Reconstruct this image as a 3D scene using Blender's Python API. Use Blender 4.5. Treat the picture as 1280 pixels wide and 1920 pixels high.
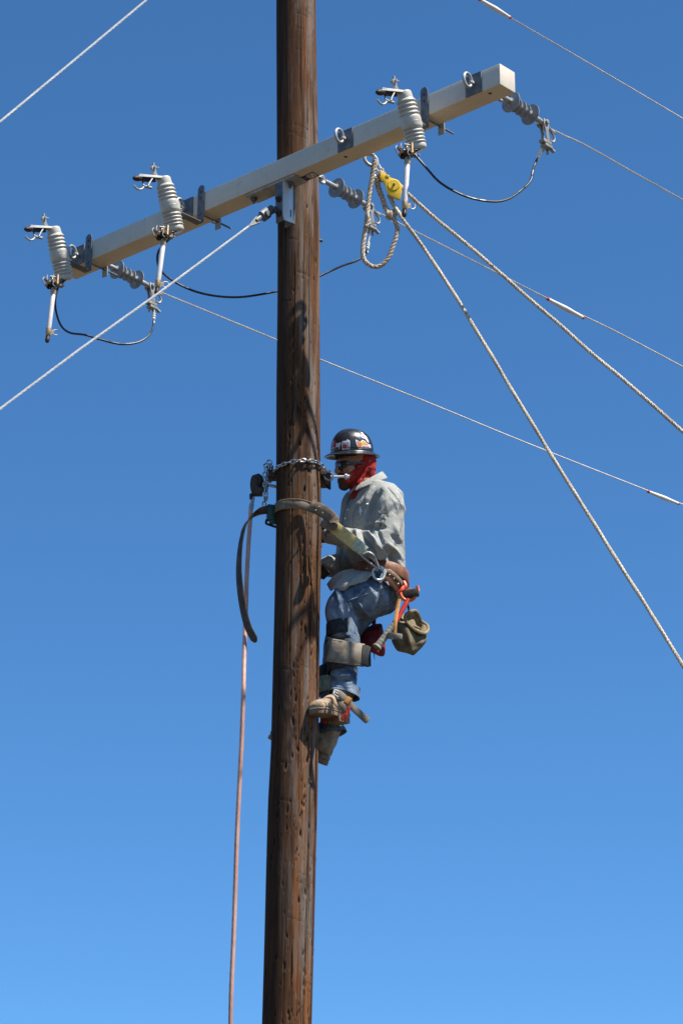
import bpy, bmesh, math, random
import numpy as np
from mathutils import Vector, Matrix, noise
from mathutils.bvhtree import BVHTree

for o in list(bpy.data.objects): bpy.data.objects.remove(o)
SC = bpy.context.scene
COL = SC.collection
R = math.radians
V = Vector
rng = random.Random(7)

# ------------------------------------------------------------------ camera
FPX, PITCH = 5134.0, R(20.8)
CAM = V((0.2365, -13.3, 1.6))
cd = bpy.data.cameras.new('camera'); cam = bpy.data.objects.new('camera', cd); COL.objects.link(cam)
cam.location = CAM; cam.rotation_euler = (R(90) + PITCH, 0, 0)
cd.sensor_fit = 'VERTICAL'; cd.sensor_height = 36; cd.sensor_width = 24; cd.lens = FPX / 1920 * 36
cd.clip_start = 0.1; cd.clip_end = 6000
SC.camera = cam
SC.render.resolution_x, SC.render.resolution_y = 682, 1024

# ------------------------------------------------------------------ sky and sun
SUN_EL, SUN_AZ = R(61), R(180 - 63)        # azimuth clockwise from +Y
w = bpy.data.worlds.new('World'); SC.world = w; w.use_nodes = True
nt = w.node_tree; nt.nodes.clear()
sky = nt.nodes.new('ShaderNodeTexSky'); sky.sky_type = 'NISHITA'; sky.sun_disc = False
sky.sun_elevation = SUN_EL; sky.sun_rotation = SUN_AZ
sky.altitude = 3000; sky.air_density = 1.0; sky.dust_density = 0.0; sky.ozone_density = 10
bg = nt.nodes.new('ShaderNodeBackground'); bg.inputs['Strength'].default_value = 0.0925
wo = nt.nodes.new('ShaderNodeOutputWorld')
hs = nt.nodes.new('ShaderNodeHueSaturation'); hs.inputs['Saturation'].default_value = 1.08; tint = nt.nodes.new('ShaderNodeMix'); tint.data_type = 'RGBA'; tint.blend_type = 'MULTIPLY'; tint.inputs[0].default_value = 1; tint.inputs[7].default_value = (1.10, 1.18, 1.07, 1); nt.links.new(sky.outputs[0], hs.inputs['Color']); nt.links.new(hs.outputs[0], tint.inputs[6]); nt.links.new(tint.outputs[2], bg.inputs[0]); nt.links.new(bg.outputs[0], wo.inputs[0])
sd = bpy.data.lights.new('sun', 'SUN'); sd.energy = 5.0; sd.angle = R(0.5); sd.color = (1, .94, .85)
sun = bpy.data.objects.new('sun', sd); COL.objects.link(sun)
SUNV = V((math.sin(SUN_AZ) * math.cos(SUN_EL), math.cos(SUN_AZ) * math.cos(SUN_EL), math.sin(SUN_EL)))
sun.rotation_euler = SUNV.to_track_quat('Z', 'Y').to_euler(); sun.location = (6, -4, 16)
vs = SC.view_settings; SC.display_settings.display_device = 'sRGB'
vs.view_transform = 'Standard'; vs.look = 'None'; vs.exposure = 0.85; vs.gamma = 1; vs.use_curve_mapping = False
SC.render.engine = 'CYCLES'

# ------------------------------------------------------------------ geometry helpers
FW = V((0, math.cos(PITCH), math.sin(PITCH))); UPV = V((0, -math.sin(PITCH), math.cos(PITCH)))
def ray(px, py): return FW + V((1, 0, 0)) * ((px - 640) / FPX) + UPV * ((960 - py) / FPX)
def U(px, py, y=0.0):
    "point of the place seen at this spot of the photo, at world depth y"
    d = ray(px, py); return CAM + d * ((y - CAM.y) / d.y)
def plane_hit(px, py, p0, n):
    d = ray(px, py); return CAM + d * ((p0 - CAM).dot(n) / d.dot(n))
def project(P):
    P = np.asarray(P) - np.array(CAM); z = P @ np.array(FW)
    return np.stack([640 + FPX * P[:, 0] / z, 960 - FPX * (P @ np.array(UPV)) / z], 1)

def catmull(pts, n=8):
    pts = [V(p) for p in pts]
    P = [pts[0] * 2 - pts[1]] + pts + [pts[-1] * 2 - pts[-2]]
    out = []
    for i in range(1, len(P) - 2):
        a, b, c, d = P[i - 1:i + 3]
        for k in range(n):
            t = k / n
            out.append(.5 * ((2 * b) + (c - a) * t + (2 * a - 5 * b + 4 * c - d) * t * t + (3 * b - a - 3 * c + d) * t ** 3))
    out.append(pts[-1]); return out
def arclen(pts):
    L = [0]
    for a, b in zip(pts, pts[1:]): L.append(L[-1] + (V(b) - V(a)).length)
    return L
def resample(pts, step):
    L = arclen(pts); n = max(2, int(L[-1] / step)); out = []; j = 0
    for i in range(n + 1):
        s = L[-1] * i / n
        while j < len(L) - 2 and L[j + 1] < s: j += 1
        t = (s - L[j]) / max(1e-9, L[j + 1] - L[j]); out.append(V(pts[j]).lerp(V(pts[j + 1]), t))
    return out
def frames(pts, up=None, closed=False):
    n = len(pts); T = []
    for i in range(n):
        if closed: t = pts[(i + 1) % n] - pts[i - 1]
        else: t = pts[min(i + 1, n - 1)] - pts[max(i - 1, 0)]
        T.append(t.normalized())
    u = up or (V((0, 0, 1)) if abs(T[0].z) < .9 else V((1, 0, 0)))
    N = []; cur = (u - T[0] * u.dot(T[0])).normalized()
    for t in T:
        cur = cur - t * cur.dot(t)
        if cur.length < 1e-6: cur = t.orthogonal()
        cur.normalize(); N.append(cur.copy())
    return T, N, [t.cross(m) for t, m in zip(T, N)]

class MB:
    def __init__(s): s.v = []; s.f = []
    def add(s, vs, fs):
        o = len(s.v); s.v += [V(v) for v in vs]; s.f += [tuple(i + o for i in f) for f in fs]; return s
    def rings(s, rs, caps=True, closed=False):
        o = len(s.v); k = len(rs[0]); n = len(rs)
        for r in rs: s.v += [V(p) for p in r]
        for i in range(n if closed else n - 1):
            a = o + i * k; b = o + ((i + 1) % n) * k
            for j in range(k):
                j2 = (j + 1) % k; s.f.append((a + j, a + j2, b + j2, b + j))
        if caps and not closed:
            s.f.append(tuple(o + j for j in range(k - 1, -1, -1))); s.f.append(tuple(o + (n - 1) * k + j for j in range(k)))
        return s
    def tube(s, pts, r, seg=8, caps=True, closed=False, up=None, flat=1.0):
        pts = [V(p) for p in pts]; T, N, B = frames(pts, up, closed)
        rr = r if isinstance(r, (list, tuple)) else [r] * len(pts)
        rs = [[p + (n * math.cos(2 * math.pi * j / seg) * flat + b * math.sin(2 * math.pi * j / seg)) * q for j in range(seg)]
              for p, n, b, q in zip(pts, N, B, rr)]
        return s.rings(rs, caps, closed)
    def lathe(s, o, ax, prof, seg=24, caps=True):
        ax = V(ax).normalized(); n = ax.orthogonal().normalized(); b = ax.cross(n); o = V(o)
        return s.rings([[o + ax * d + (n * math.cos(2 * math.pi * j / seg) + b * math.sin(2 * math.pi * j / seg)) * q for j in range(seg)] for d, q in prof], caps)
    def cyl(s, a, b, r, seg=14, ch=.12):
        a = V(a); b = V(b); L = (b - a).length; c = min(r * ch, L * .2)
        return s.lathe(a, b - a, [(0, r - c), (c, r), (L - c, r), (L, r - c)], seg)
    def box(s, c, x, y, z, bev=.0015):
        "x, y, z: half-size vectors"
        c, x, y, z = V(c), V(x), V(y), V(z)
        if x.cross(y).dot(z) < 0: x = -x
        bm = bmesh.new()
        vs = [bm.verts.new(c + x * i + y * j + z * k) for k in (-1, 1) for j in (-1, 1) for i in (-1, 1)]
        for q in ((0, 2, 3, 1), (4, 5, 7, 6), (0, 1, 5, 4), (2, 6, 7, 3), (0, 4, 6, 2), (1, 3, 7, 5)): bm.faces.new([vs[i] for i in q])
        return s._bev(bm, bev)
    def _bev(s, bm, bev):
        bm.normal_update()
        if bev > 0: bmesh.ops.bevel(bm, geom=bm.edges[:], offset=bev, segments=2, profile=.6, affect='EDGES')
        bm.verts.index_update()
        s.add([v.co.copy() for v in bm.verts], [[v.index for v in f.verts] for f in bm.faces]); bm.free(); return s
    def prism(s, poly, vec, bev=0.0):
        "closed outline swept along vec"
        poly = [V(p) for p in poly]; vec = V(vec)
        nn = V((0, 0, 0))
        for a, b in zip(poly, poly[1:] + poly[:1]): nn += a.cross(b)
        if nn.dot(vec) < 0: poly.reverse()
        bm = bmesh.new(); lo = [bm.verts.new(p) for p in poly]; hi = [bm.verts.new(p + vec) for p in poly]
        bm.faces.new(lo[::-1]); bm.faces.new(hi); n = len(poly)
        for i in range(n): bm.faces.new((lo[i], lo[(i + 1) % n], hi[(i + 1) % n], hi[i]))
        return s._bev(bm, bev)
    def torus(s, c, nrm, Rr, r, seg=28, rs=8, flat=1.0, a0=0, a1=2 * math.pi, xax=None):
        nrm = V(nrm).normalized(); x = (V(xax) - nrm * V(xax).dot(nrm)).normalized() if xax else nrm.orthogonal().normalized(); y = nrm.cross(x)
        full = abs(a1 - a0 - 2 * math.pi) < 1e-6
        pts = [V(c) + (x * math.cos(t) + y * flat * math.sin(t)) * Rr for t in [a0 + (a1 - a0) * i / (seg if full else seg - 1) for i in range(seg)]]
        return s.tube(pts, r, rs, closed=full, up=nrm)
    def sphere(s, c, rx, ry=None, rz=None, axes=None, seg=18, n=12):
        ry = ry or rx; rz = rz or rx; X, Y, Z = axes or (V((1, 0, 0)), V((0, 1, 0)), V((0, 0, 1))); c = V(c)
        rs = [[c + Z * (rz * math.cos(math.pi * i / n)) * -1 + (X * (rx * math.cos(2 * math.pi * j / seg)) + Y * (ry * math.sin(2 * math.pi * j / seg))) * math.sin(math.pi * i / n) for j in range(seg)]
              for i in [.06] + list(range(1, n)) + [n - .06]]
        return s.rings(rs)
    def ribbon(s, pts, wd, wid, th):
        "strap: wd = width direction (one or per point)"
        pts = [V(p) for p in pts]; n = len(pts); wd = wd if isinstance(wd, list) else [V(wd)] * n
        wid = wid if isinstance(wid, list) else [wid] * n
        T, _, _ = frames(pts); rs = []
        for p, t, d, q in zip(pts, T, wd, wid):
            d = (V(d) - t * V(d).dot(t)).normalized(); m = t.cross(d); h, k = d * (q / 2), m * (th / 2); e = d * min(th * .4, q * .1)
            rs.append([p - h + k * .4, p - h + e + k, p + h - e + k, p + h + k * .4, p + h - k * .4, p + h - e - k, p - h + e - k, p - h - k * .4])
        return s.rings(rs)
    def rope(s, pts, rad, pitch=None, strands=3, seg=6, step=None, off=.36, fat=.70):
        pitch = pitch or rad * 6.5; pts = resample(pts, step or pitch / 7); T, N, B = frames(pts); L = arclen(pts)
        for k in range(strands):
            s.tube([p + (n * math.cos(a) + b * math.sin(a)) * rad * off for p, n, b, a in
                    ((p, n, b, 2 * math.pi * (l / pitch + k / strands)) for p, n, b, l in zip(pts, N, B, L))], rad * fat, seg)
        return s
    def build(s, name, mat, parent=None, smooth=40, mats=None):
        return finish(name, s.v, s.f, mat, parent, smooth)

def finish(name, vs, fs, mat, parent=None, smooth=40):
    off = V((0, 0, 0)); p = parent
    while p is not None: off = off + p.location; p = p.parent
    me = bpy.data.meshes.new(name)
    me.from_pydata([tuple(V(v) - off) for v in vs], [], [tuple(f) for f in fs]); me.validate(); me.update()
    bm = bmesh.new(); bm.from_mesh(me); bmesh.ops.recalc_face_normals(bm, faces=bm.faces[:]); bm.to_mesh(me); bm.free()
    if smooth:
        me.polygons.foreach_set('use_smooth', [True] * len(me.polygons))
        if smooth < 180: me.set_sharp_from_angle(angle=R(smooth))
    o = bpy.data.objects.new(name, me); COL.objects.link(o)
    me.materials.append(mat)
    if parent is not None: o.parent = parent
    return o
def tag(o, label=None, cat=None, group=None, kind=None):
    for k, v in (('label', label), ('category', cat), ('group', group), ('kind', kind)):
        if v: o[k] = v
    return o
def thing(name, loc, label, cat, group=None):
    o = bpy.data.objects.new(name, None); COL.objects.link(o); o.location = loc; o.empty_display_size = .1
    return tag(o, label, cat, group)
def copy_tree(o, parent=None):
    c = o.copy(); COL.objects.link(c)
    if parent: c.parent = parent
    for ch in [k for k in bpy.data.objects if k.parent == o]: copy_tree(ch, c)
    return c
def remesh(mb, voxel, it=3, fac=.5):
    "melt overlapping pieces into one continuous surface"
    me = bpy.data.meshes.new('tmp'); me.from_pydata([tuple(v) for v in mb.v], [], mb.f); me.validate()
    bm = bmesh.new(); bm.from_mesh(me); bmesh.ops.recalc_face_normals(bm, faces=bm.faces[:]); bm.to_mesh(me); bm.free()
    o = bpy.data.objects.new('tmp', me); COL.objects.link(o)
    m = o.modifiers.new('r', 'REMESH'); m.mode = 'VOXEL'; m.voxel_size = voxel
    m = o.modifiers.new('s', 'SMOOTH'); m.factor = fac; m.iterations = it
    dg = bpy.context.evaluated_depsgraph_get(); ev = o.evaluated_get(dg); m2 = bpy.data.meshes.new_from_object(ev)
    co = np.empty(len(m2.vertices) * 3); m2.vertices.foreach_get('co', co); no = np.empty_like(co); m2.vertices.foreach_get('normal', no)
    fs = [tuple(p.vertices) for p in m2.polygons]
    bpy.data.objects.remove(o); bpy.data.meshes.remove(me); bpy.data.meshes.remove(m2)
    return co.reshape(-1, 3), no.reshape(-1, 3), fs
def sculpt(co, no, strokes, nz=(), facing=True):
    "press folds into cloth: strokes = (photo-space polyline, height m, half-width px); nz = (scale, amplitude)"
    co = co.copy(); px = project(co); view = co - np.array(CAM); view /= np.linalg.norm(view, axis=1)[:, None]
    fac = np.clip(-(view * no).sum(1) * 2.2, 0, 1); d = np.zeros(len(co))
    for pl, amp, wid in strokes:
        pl = np.array(pl, float); best = np.full(len(co), 1e9); tt = np.zeros(len(co)); nseg = len(pl) - 1
        for i in range(nseg):
            a, b = pl[i], pl[i + 1]; ab = b - a
            t = np.clip(((px - a) @ ab) / (ab @ ab), 0, 1); q = np.linalg.norm(px - a - t[:, None] * ab, axis=1)
            m = q < best; best[m] = q[m]; tt[m] = (i + t[m]) / nseg
        d += amp * np.exp(-(best / wid) ** 2) * (np.sin(np.pi * np.clip(tt * .84 + .08, 0, 1)) ** .6) * fac
    for sc, amp in nz:
        d += amp * np.array([noise.noise(V((p[0] * sc[0], p[1] * sc[1], p[2] * sc[2]))) for p in co])
    return co + no * d[:, None]
def bvh(co, fs): return BVHTree.FromPolygons([V(c) for c in co], [tuple(f) for f in fs])
def on(bv, px, py, off=.002):
    d = ray(px, py).normalized(); h = bv.ray_cast(CAM, d)
    if h[0] is None: return None
    n = h[1] if h[1].dot(d) < 0 else -h[1]
    return h[0] + n * off
def surf_line(bv, pl, off, n=24):
    P = resample([V((x, y, 0)) for x, y in pl], sum(math.dist(a, b) for a, b in zip(pl, pl[1:])) / n)
    out = [on(bv, p.x, p.y, off) for p in P]; return [p for p in out if p is not None]
# ------------------------------------------------------------------ materials
class NT:
    def __init__(s, name):
        s.m = bpy.data.materials.new(name); s.m.use_nodes = True; s.t = s.m.node_tree; s.n = s.t.nodes; s.n.clear()
        s.out = s.n.new('ShaderNodeOutputMaterial'); s.b = s.n.new('ShaderNodeBsdfPrincipled'); s.t.links.new(s.b.outputs[0], s.out.inputs[0])
        s.co = s.n.new('ShaderNodeTexCoord').outputs['Object']
    def link(s, a, b): s.t.links.new(a, b)
    def set(s, inp, v):
        i = s.b.inputs[inp]
        if hasattr(v, 'links'): s.link(v, i)
        elif isinstance(v, tuple): i.default_value = (*v, 1) if len(v) == 3 else v
        else: i.default_value = v
    def map(s, sc, loc=(0, 0, 0), rot=(0, 0, 0)):
        n = s.n.new('ShaderNodeMapping'); n.inputs['Scale'].default_value = sc; n.inputs['Location'].default_value = loc; n.inputs['Rotation'].default_value = rot
        s.link(s.co, n.inputs[0]); return n.outputs[0]
    def noise(s, vec, sc=1, det=4, rough=.55, dist=0):
        n = s.n.new('ShaderNodeTexNoise'); n.inputs['Scale'].default_value = sc; n.inputs['Detail'].default_value = det
        n.inputs['Roughness'].default_value = rough; n.inputs['Distortion'].default_value = dist; s.link(vec, n.inputs['Vector']); return n.outputs[0]
    def voro(s, vec, sc=1, feat='F1'):
        n = s.n.new('ShaderNodeTexVoronoi'); n.feature = feat; n.inputs['Scale'].default_value = sc; s.link(vec, n.inputs['Vector']); return n.outputs['Distance']
    def wave(s, vec, sc, dist=0, d='X'):
        n = s.n.new('ShaderNodeTexWave'); n.bands_direction = d; n.inputs['Scale'].default_value = sc; n.inputs['Distortion'].default_value = dist
        s.link(vec, n.inputs['Vector']); return n.outputs['Fac']
    def ramp(s, fac, lo, hi, a=0.0, b=1.0):
        n = s.n.new('ShaderNodeMapRange'); n.inputs['From Min'].default_value = lo; n.inputs['From Max'].default_value = hi
        n.inputs['To Min'].default_value = a; n.inputs['To Max'].default_value = b; s.link(fac, n.inputs[0]); return n.outputs[0]
    def math(s, op, a, b=0.0):
        n = s.n.new('ShaderNodeMath'); n.operation = op
        for i, q in enumerate((a, b)):
            if hasattr(q, 'links'): s.link(q, n.inputs[i])
            else: n.inputs[i].default_value = q
        return n.outputs[0]
    def mix(s, fac, a, b):
        n = s.n.new('ShaderNodeMix'); n.data_type = 'RGBA'
        for i, q in ((0, fac), (6, a), (7, b)):
            if hasattr(q, 'links'): s.link(q, n.inputs[i])
            else: n.inputs[i].default_value = (*q, 1) if isinstance(q, tuple) else q
        return n.outputs[2]
    def bump(s, h, dist, strength=1.0):
        n = s.n.new('ShaderNodeBump'); n.inputs['Distance'].default_value = dist; n.inputs['Strength'].default_value = strength
        s.link(h, n.inputs['Height']); s.link(n.outputs[0], s.b.inputs['Normal'])
def simple(name, c1, c2, rough=.6, metal=0.0, sc=30, stretch=(1, 1, 1), bump=0.0, lo=.35, hi=.65, spec=None, rv=.12, coat=0, grime=0.0):
    t = NT(name); v = t.map(stretch); n = t.noise(v, sc, 5); f = t.ramp(n, lo, hi); c = t.mix(f, c1, c2)
    if grime: c = t.mix(t.ramp(t.noise(t.map((1, 1, 1), (2, 5, 1)), 7, 5, .7), .42, .66, 0, grime), c, tuple(k * .5 for k in c1))
    t.set('Base Color', c); t.set('Metallic', metal)
    t.set('Roughness', t.ramp(t.noise(v, sc * 2.3, 3), .3, .7, max(.05, rough - rv), min(1, rough + rv)))
    if spec is not None: t.set('Specular IOR Level', spec)
    if coat: t.set('Coat Weight', coat); t.set('Coat Roughness', .15)
    if bump: t.bump(t.noise(v, sc * 3, 4), bump)
    return t.m

M = {}
M['galv'] = simple('galvanized_steel', (.30, .30, .285), (.46, .455, .43), .5, .35, 22, bump=.0006, grime=.45)
M['bright_steel'] = simple('bright_steel', (.55, .55, .52), (.72, .72, .69), .42, .35, 14, (1, 1, .2), bump=.0002)
M['dark_galv'] = simple('dull_galvanized_steel', (.10, .105, .115), (.17, .175, .18), .6, .25, 25, bump=.0005)
M['cast'] = simple('grey_casting', (.26, .26, .245), (.42, .41, .385), .55, .35, 30, bump=.0008, grime=.45)
M['chain'] = simple('chain_steel', (.40, .40, .38), (.62, .62, .60), .3, .95, 50)
M['cup'] = simple('dark_contact', (.010, .009, .008), (.06, .032, .02), .6, .3, 45)  # near-black with brown mottling
M['rust'] = simple('rusty_iron', (.03, .024, .02), (.10, .055, .03), .7, .3, 35, bump=.0012)
M['bronze'] = simple('bronze', (.42, .27, .13), (.62, .46, .26), .42, .6, 40, bump=.0006)
M['darkbronze'] = simple('tarnished_bronze', (.022, .017, .013), (.085, .048, .025), .55, .5, 40, bump=.0006)
M['porcelain'] = simple('grey_porcelain_polymer', (.38, .36, .305), (.52, .50, .435), .36, 0, 13, spec=.4, bump=.0001, lo=.26, hi=.5)
M['shed'] = simple('grey_silicone', (.235, .23, .22), (.32, .315, .30), .30, 0, 20, bump=.0002)
M['tube'] = simple('white_fibre_tube', (.62, .58, .56), (.72, .69, .67), .4, 0, 18)
M['white'] = simple('white_plastic', (.74, .72, .66), (.82, .80, .74), .45, 0, 25, grime=.45)
M['red'] = simple('red_plastic', (.50, .03, .015), (.62, .05, .02), .45, 0, 25)
M['rubber'] = simple('black_rubber', (.010, .010, .012), (.022, .022, .025), .42, 0, 25)
M['blackcloth'] = simple('black_neoprene', (.010, .011, .012), (.03, .031, .033), .85, 0, 60, bump=.0008)
M['alu'] = simple('weathered_aluminium_strand', (.66, .63, .57), (.80, .77, .71), .5, .15, 60, grime=.45)
M['guy'] = simple('galvanized_guy_strand', (.36, .36, .35), (.48, .48, .46), .55, .2, 60)
M['rope'] = simple('worn_hemp_coloured_rope', (.17, .115, .07), (.60, .51, .39), .9, 0, 120, bump=.0015, lo=.36, hi=.58, grime=.45)
M['rope2'] = simple('pale_hand_line', (.30, .22, .14), (.66, .59, .46), .9, 0, 150, bump=.0012, lo=.36, hi=.56, grime=.45)
M['yellow'] = simple('yellow_nylon', (.66, .42, .012), (.76, .52, .03), .45, 0, 14, bump=.0005)
M['leather'] = simple('brown_harness_leather', (.115, .074, .042), (.235, .163, .098), .66, 0, 22, bump=.0012, grime=.45)
M['shadedleather'] = simple('shaded_leather', (.030, .019, .012), (.085, .055, .034), .6, 0, 22, bump=.0012)  # darker copy of the harness leather, with the loose end's shade in its colour
M['tanleather'] = simple('orange_tan_belt_leather', (.12, .042, .016), (.26, .10, .038), .55, 0, 26, bump=.0012)
M['web'] = simple('yellow_green_webbing', (.50, .36, .13), (.62, .48, .20), .8, 0, 70, bump=.001)
M['webgreen'] = simple('pale_green_webbing', (.30, .36, .22), (.55, .56, .44), .8, 0, 45, bump=.001)
M['darkgreen'] = simple('dark_green_paint', (.008, .035, .022), (.016, .06, .04), .45, .1, 30)
M['orange'] = simple('orange_plastic', (.62, .085, .012), (.72, .14, .03), .42, 0, 25)
M['amber'] = simple('amber_strap', (.50, .20, .035), (.60, .30, .08), .6, 0, 40, bump=.0006)
M['canvas'] = simple('olive_canvas', (.09, .065, .032), (.21, .16, .085), .9, 0, 24, bump=.0016, grime=.45)
M['canvas_edge'] = simple('pale_canvas_binding', (.17, .125, .065), (.27, .21, .115), .9, 0, 30, bump=.0012)
M['suede'] = simple('tan_suede', (.25, .165, .098), (.42, .305, .205), .9, 0, 26, bump=.0014, grime=.45)
M['sole'] = simple('tan_boot_sole', (.15, .095, .058), (.26, .18, .115), .85, 0, 30, bump=.001)
M['padstrap'] = simple('worn_beige_strap', (.16, .12, .08), (.37, .31, .235), .85, 0, 17, bump=.0012, grime=.45)
M['skin'] = simple('sunburnt_skin', (.27, .125, .075), (.36, .175, .11), .5, 0, 40, bump=.0006)
M['hair'] = simple('dark_beard', (.040, .018, .012), (.085, .036, .024), .85, 0, 160, bump=.002)
M['glass'] = simple('dark_lens', (.006, .007, .008), (.012, .013, .014), .08, 0, 10, spec=.8, rv=.03)
M['hat'] = simple('black_hard_hat_shell', (.010, .011, .013), (.020, .021, .024), .30, 0, 14, spec=.55, bump=.0002)
M['grip'] = simple('grey_grip', (.17, .155, .12), (.27, .25, .20), .75, 0, 30, bump=.001, grime=.45)
M['darkred'] = simple('dark_red_canvas', (.13, .008, .012), (.26, .018, .022), .8, 0, 20, bump=.0014)
M['copper'] = simple('pinkish_brown_hose', (.50, .26, .19), (.66, .38, .28), .5, 0, 12, (1, 1, .12), bump=.0004, lo=.4, hi=.6, grime=.45)
M['inkdark'] = simple('dark_blue_print', (.012, .012, .035), (.02, .02, .05), .5, 0, 20)
M['glove'] = simple('dark_work_glove', (.014, .013, .013), (.05, .036, .024), .85, 0, 30, bump=.0012)
M['glovetan'] = simple('tan_glove_palm', (.10, .062, .03), (.18, .11, .055), .85, 0, 30, bump=.0012)
M['sandground'] = simple('dry_sandy_ground', (.048, .034, .017), (.070, .051, .027), .95, 0, .6, bump=.01)

# crossarm: painted fibreglass, with dust drips
t = NT('cream_fibreglass'); n = t.noise(t.map((1, 1, 1)), 6, 6); g = t.noise(t.map((1, 1, .1)), 60, 4)
c = t.mix(t.ramp(n, .35, .7), (.60, .525, .42), (.66, .585, .475)); c = t.mix(t.ramp(g, .58, .78, 0, .35), c, (.36, .32, .25))
sc_ = t.noise(t.map((1, 1, 1), (4, 2, 7)), 26, 7, .7); c = t.mix(t.ramp(sc_, .60, .68, 0, .45), c, (.30, .26, .20)); c = t.mix(t.ramp(t.noise(t.map((.6, .6, 1)), 3.2, 3), .48, .62, 0, .35), c, (.50, .44, .34))
t.set('Base Color', c); t.set('Roughness', t.ramp(sc_, .3, .7, .42, .62)); t.bump(t.math('ADD', g, t.math('MULTIPLY', sc_, .8)), .0008); M['arm'] = t.m

# pole: creosoted pine, checks, gaff holes, worn grey patches and rusty streaks; shade painted into the left side
t = NT('weathered_pole_wood')
sx = t.n.new('ShaderNodeSeparateXYZ'); t.link(t.co, sx.inputs[0]); painted_sun_side = t.ramp(t.math('ADD', sx.outputs[0], t.math('MULTIPLY', t.noise(t.map((6, 6, .8), (8, 8, 8)), 1, 3), .10)), -.04, .06)  # mask that lightens the sunlit side in colour and keeps the shaded side dark
fine = t.noise(t.map((95, 95, 3.2)), 1, 9, .66, .35); mid = t.noise(t.map((26, 26, .9)), 1, 6, .6, .4); big = t.noise(t.map((7, 7, 1.1)), 1, 4)
patch = t.noise(t.map((9, 9, .55), (1, 6, 3)), 1, 5, .6, .6)
c = t.mix(t.ramp(fine, .28, .74), t.mix(painted_sun_side, (.020, .010, .006), (.050, .024, .012)), t.mix(painted_sun_side, (.085, .042, .020), t.mix(t.ramp(patch, .38, .62), (.120, .048, .019), (.270, .122, .046))))
c = t.mix(t.ramp(mid, .42, .66, 0, .8), c, (.045, .024, .014))
c = t.mix(t.math('MULTIPLY', t.ramp(t.noise(t.map((17, 17, 1.4), (3, 7, 2)), 1, 6, .65), .48, .63), t.math('MULTIPLY', painted_sun_side, .75)), c, (.185, .155, .130))
c = t.mix(t.math('MULTIPLY', t.ramp(t.noise(t.map((34, 34, 1.0), (9, 1, 5)), 1, 5), .52, .68), t.math('MULTIPLY', painted_sun_side, t.ramp(big, .4, .6, .25, .85))), c, (.235, .078, .022))
sp = t.noise(t.map((150, 150, 14), (1, 4, 9)), 1, 5, .6); c = t.mix(t.math('MULTIPLY', t.ramp(sp, .63, .73, 0, .6), painted_sun_side), c, (.36, .29, .23))
ck = t.ramp(t.noise(t.map((60, 60, .55), (5, 2, 8)), 1, 3, .5), .485, .5); ck2 = t.ramp(t.noise(t.map((60, 60, .55), (5, 2, 8)), 1, 3, .5), .515, .5)
crack = t.math('MULTIPLY', t.math('MULTIPLY', ck, ck2), t.ramp(t.noise(t.map((9, 9, .5), (2, 2, 2)), 1, 2), .50, .60))
c = t.mix(t.math('MULTIPLY', crack, .85), c, (.012, .008, .006))
st_ = t.noise(t.map((14, 14, 2.6), (6, 1, 4)), 1, 6, .68, .8); c = t.mix(t.ramp(st_, .54, .66, 0, .72), c, (.030, .017, .011))
at = t.n.new('ShaderNodeAttribute'); at.attribute_name = 'wear_and_shade'
c = t.mix(t.ramp(at.outputs['Fac'], .15, .75), c, (.014, .009, .006))
c = t.mix(t.ramp(at.outputs['Fac'], -.1, -.8, 0, .7), c, (.40, .235, .125))
t.set('Base Color', c); t.set('Roughness', .85); t.set('Specular IOR Level', .12)
h = t.math('ADD', t.math('MULTIPLY', fine, .6), t.math('ADD', t.math('MULTIPLY', mid, .8), t.math('MULTIPLY', crack, -1.2))); t.bump(h, .006, .9); M['pole'] = t.m

# shirt: pale cloth with a fine woven dot
t = NT('grey_check_shirt_cloth'); vv = t.n.new('ShaderNodeTexVoronoi'); vv.inputs['Scale'].default_value = 200; vv.inputs['Randomness'].default_value = .25; t.link(t.map((1, 1, 1), rot=(.4, .3, .8)), vv.inputs['Vector'])
n = t.noise(t.map((1, 1, 1)), 9, 5); dd = vv.outputs['Distance']
c = t.mix(t.ramp(dd, .25, .52), (.175, .182, .170), (.345, .35, .32)); c = t.mix(t.ramp(n, .5, .75, 0, .25), c, (.30, .29, .26))
t.set('Base Color', c); t.set('Roughness', .9); t.set('Specular IOR Level', .2); t.bump(t.math('ADD', t.noise(t.map((1, 1, 1)), 260, 3), t.math('MULTIPLY', t.noise(t.map((20, 20, 14)), 1, 3, .5, 1.0), 6)), .0011); M['shirt'] = t.m

# jeans: denim, faded along the thigh and knee
t = NT('faded_blue_denim'); n = t.noise(t.map((1, 1, 1)), 7, 5, .6); f = t.noise(t.map((60, 60, 12)), 1, 5); tw = t.noise(t.map((1, 1, 1)), 420, 2)
c = t.mix(t.ramp(f, .3, .7), (.022, .040, .078), (.055, .088, .145)); c = t.mix(t.ramp(n, .38, .62, 0, .85), c, (.255, .315, .375)); c = t.mix(t.ramp(tw, .45, .7, 0, .2), c, (.26, .32, .40))
t.set('Base Color', c); t.set('Roughness', .92); t.set('Specular IOR Level', .15); t.bump(t.math('ADD', tw, t.math('MULTIPLY', t.noise(t.map((26, 26, 15)), 1, 4, .55, 1.4), 14)), .0007); M['denim'] = t.m

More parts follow.
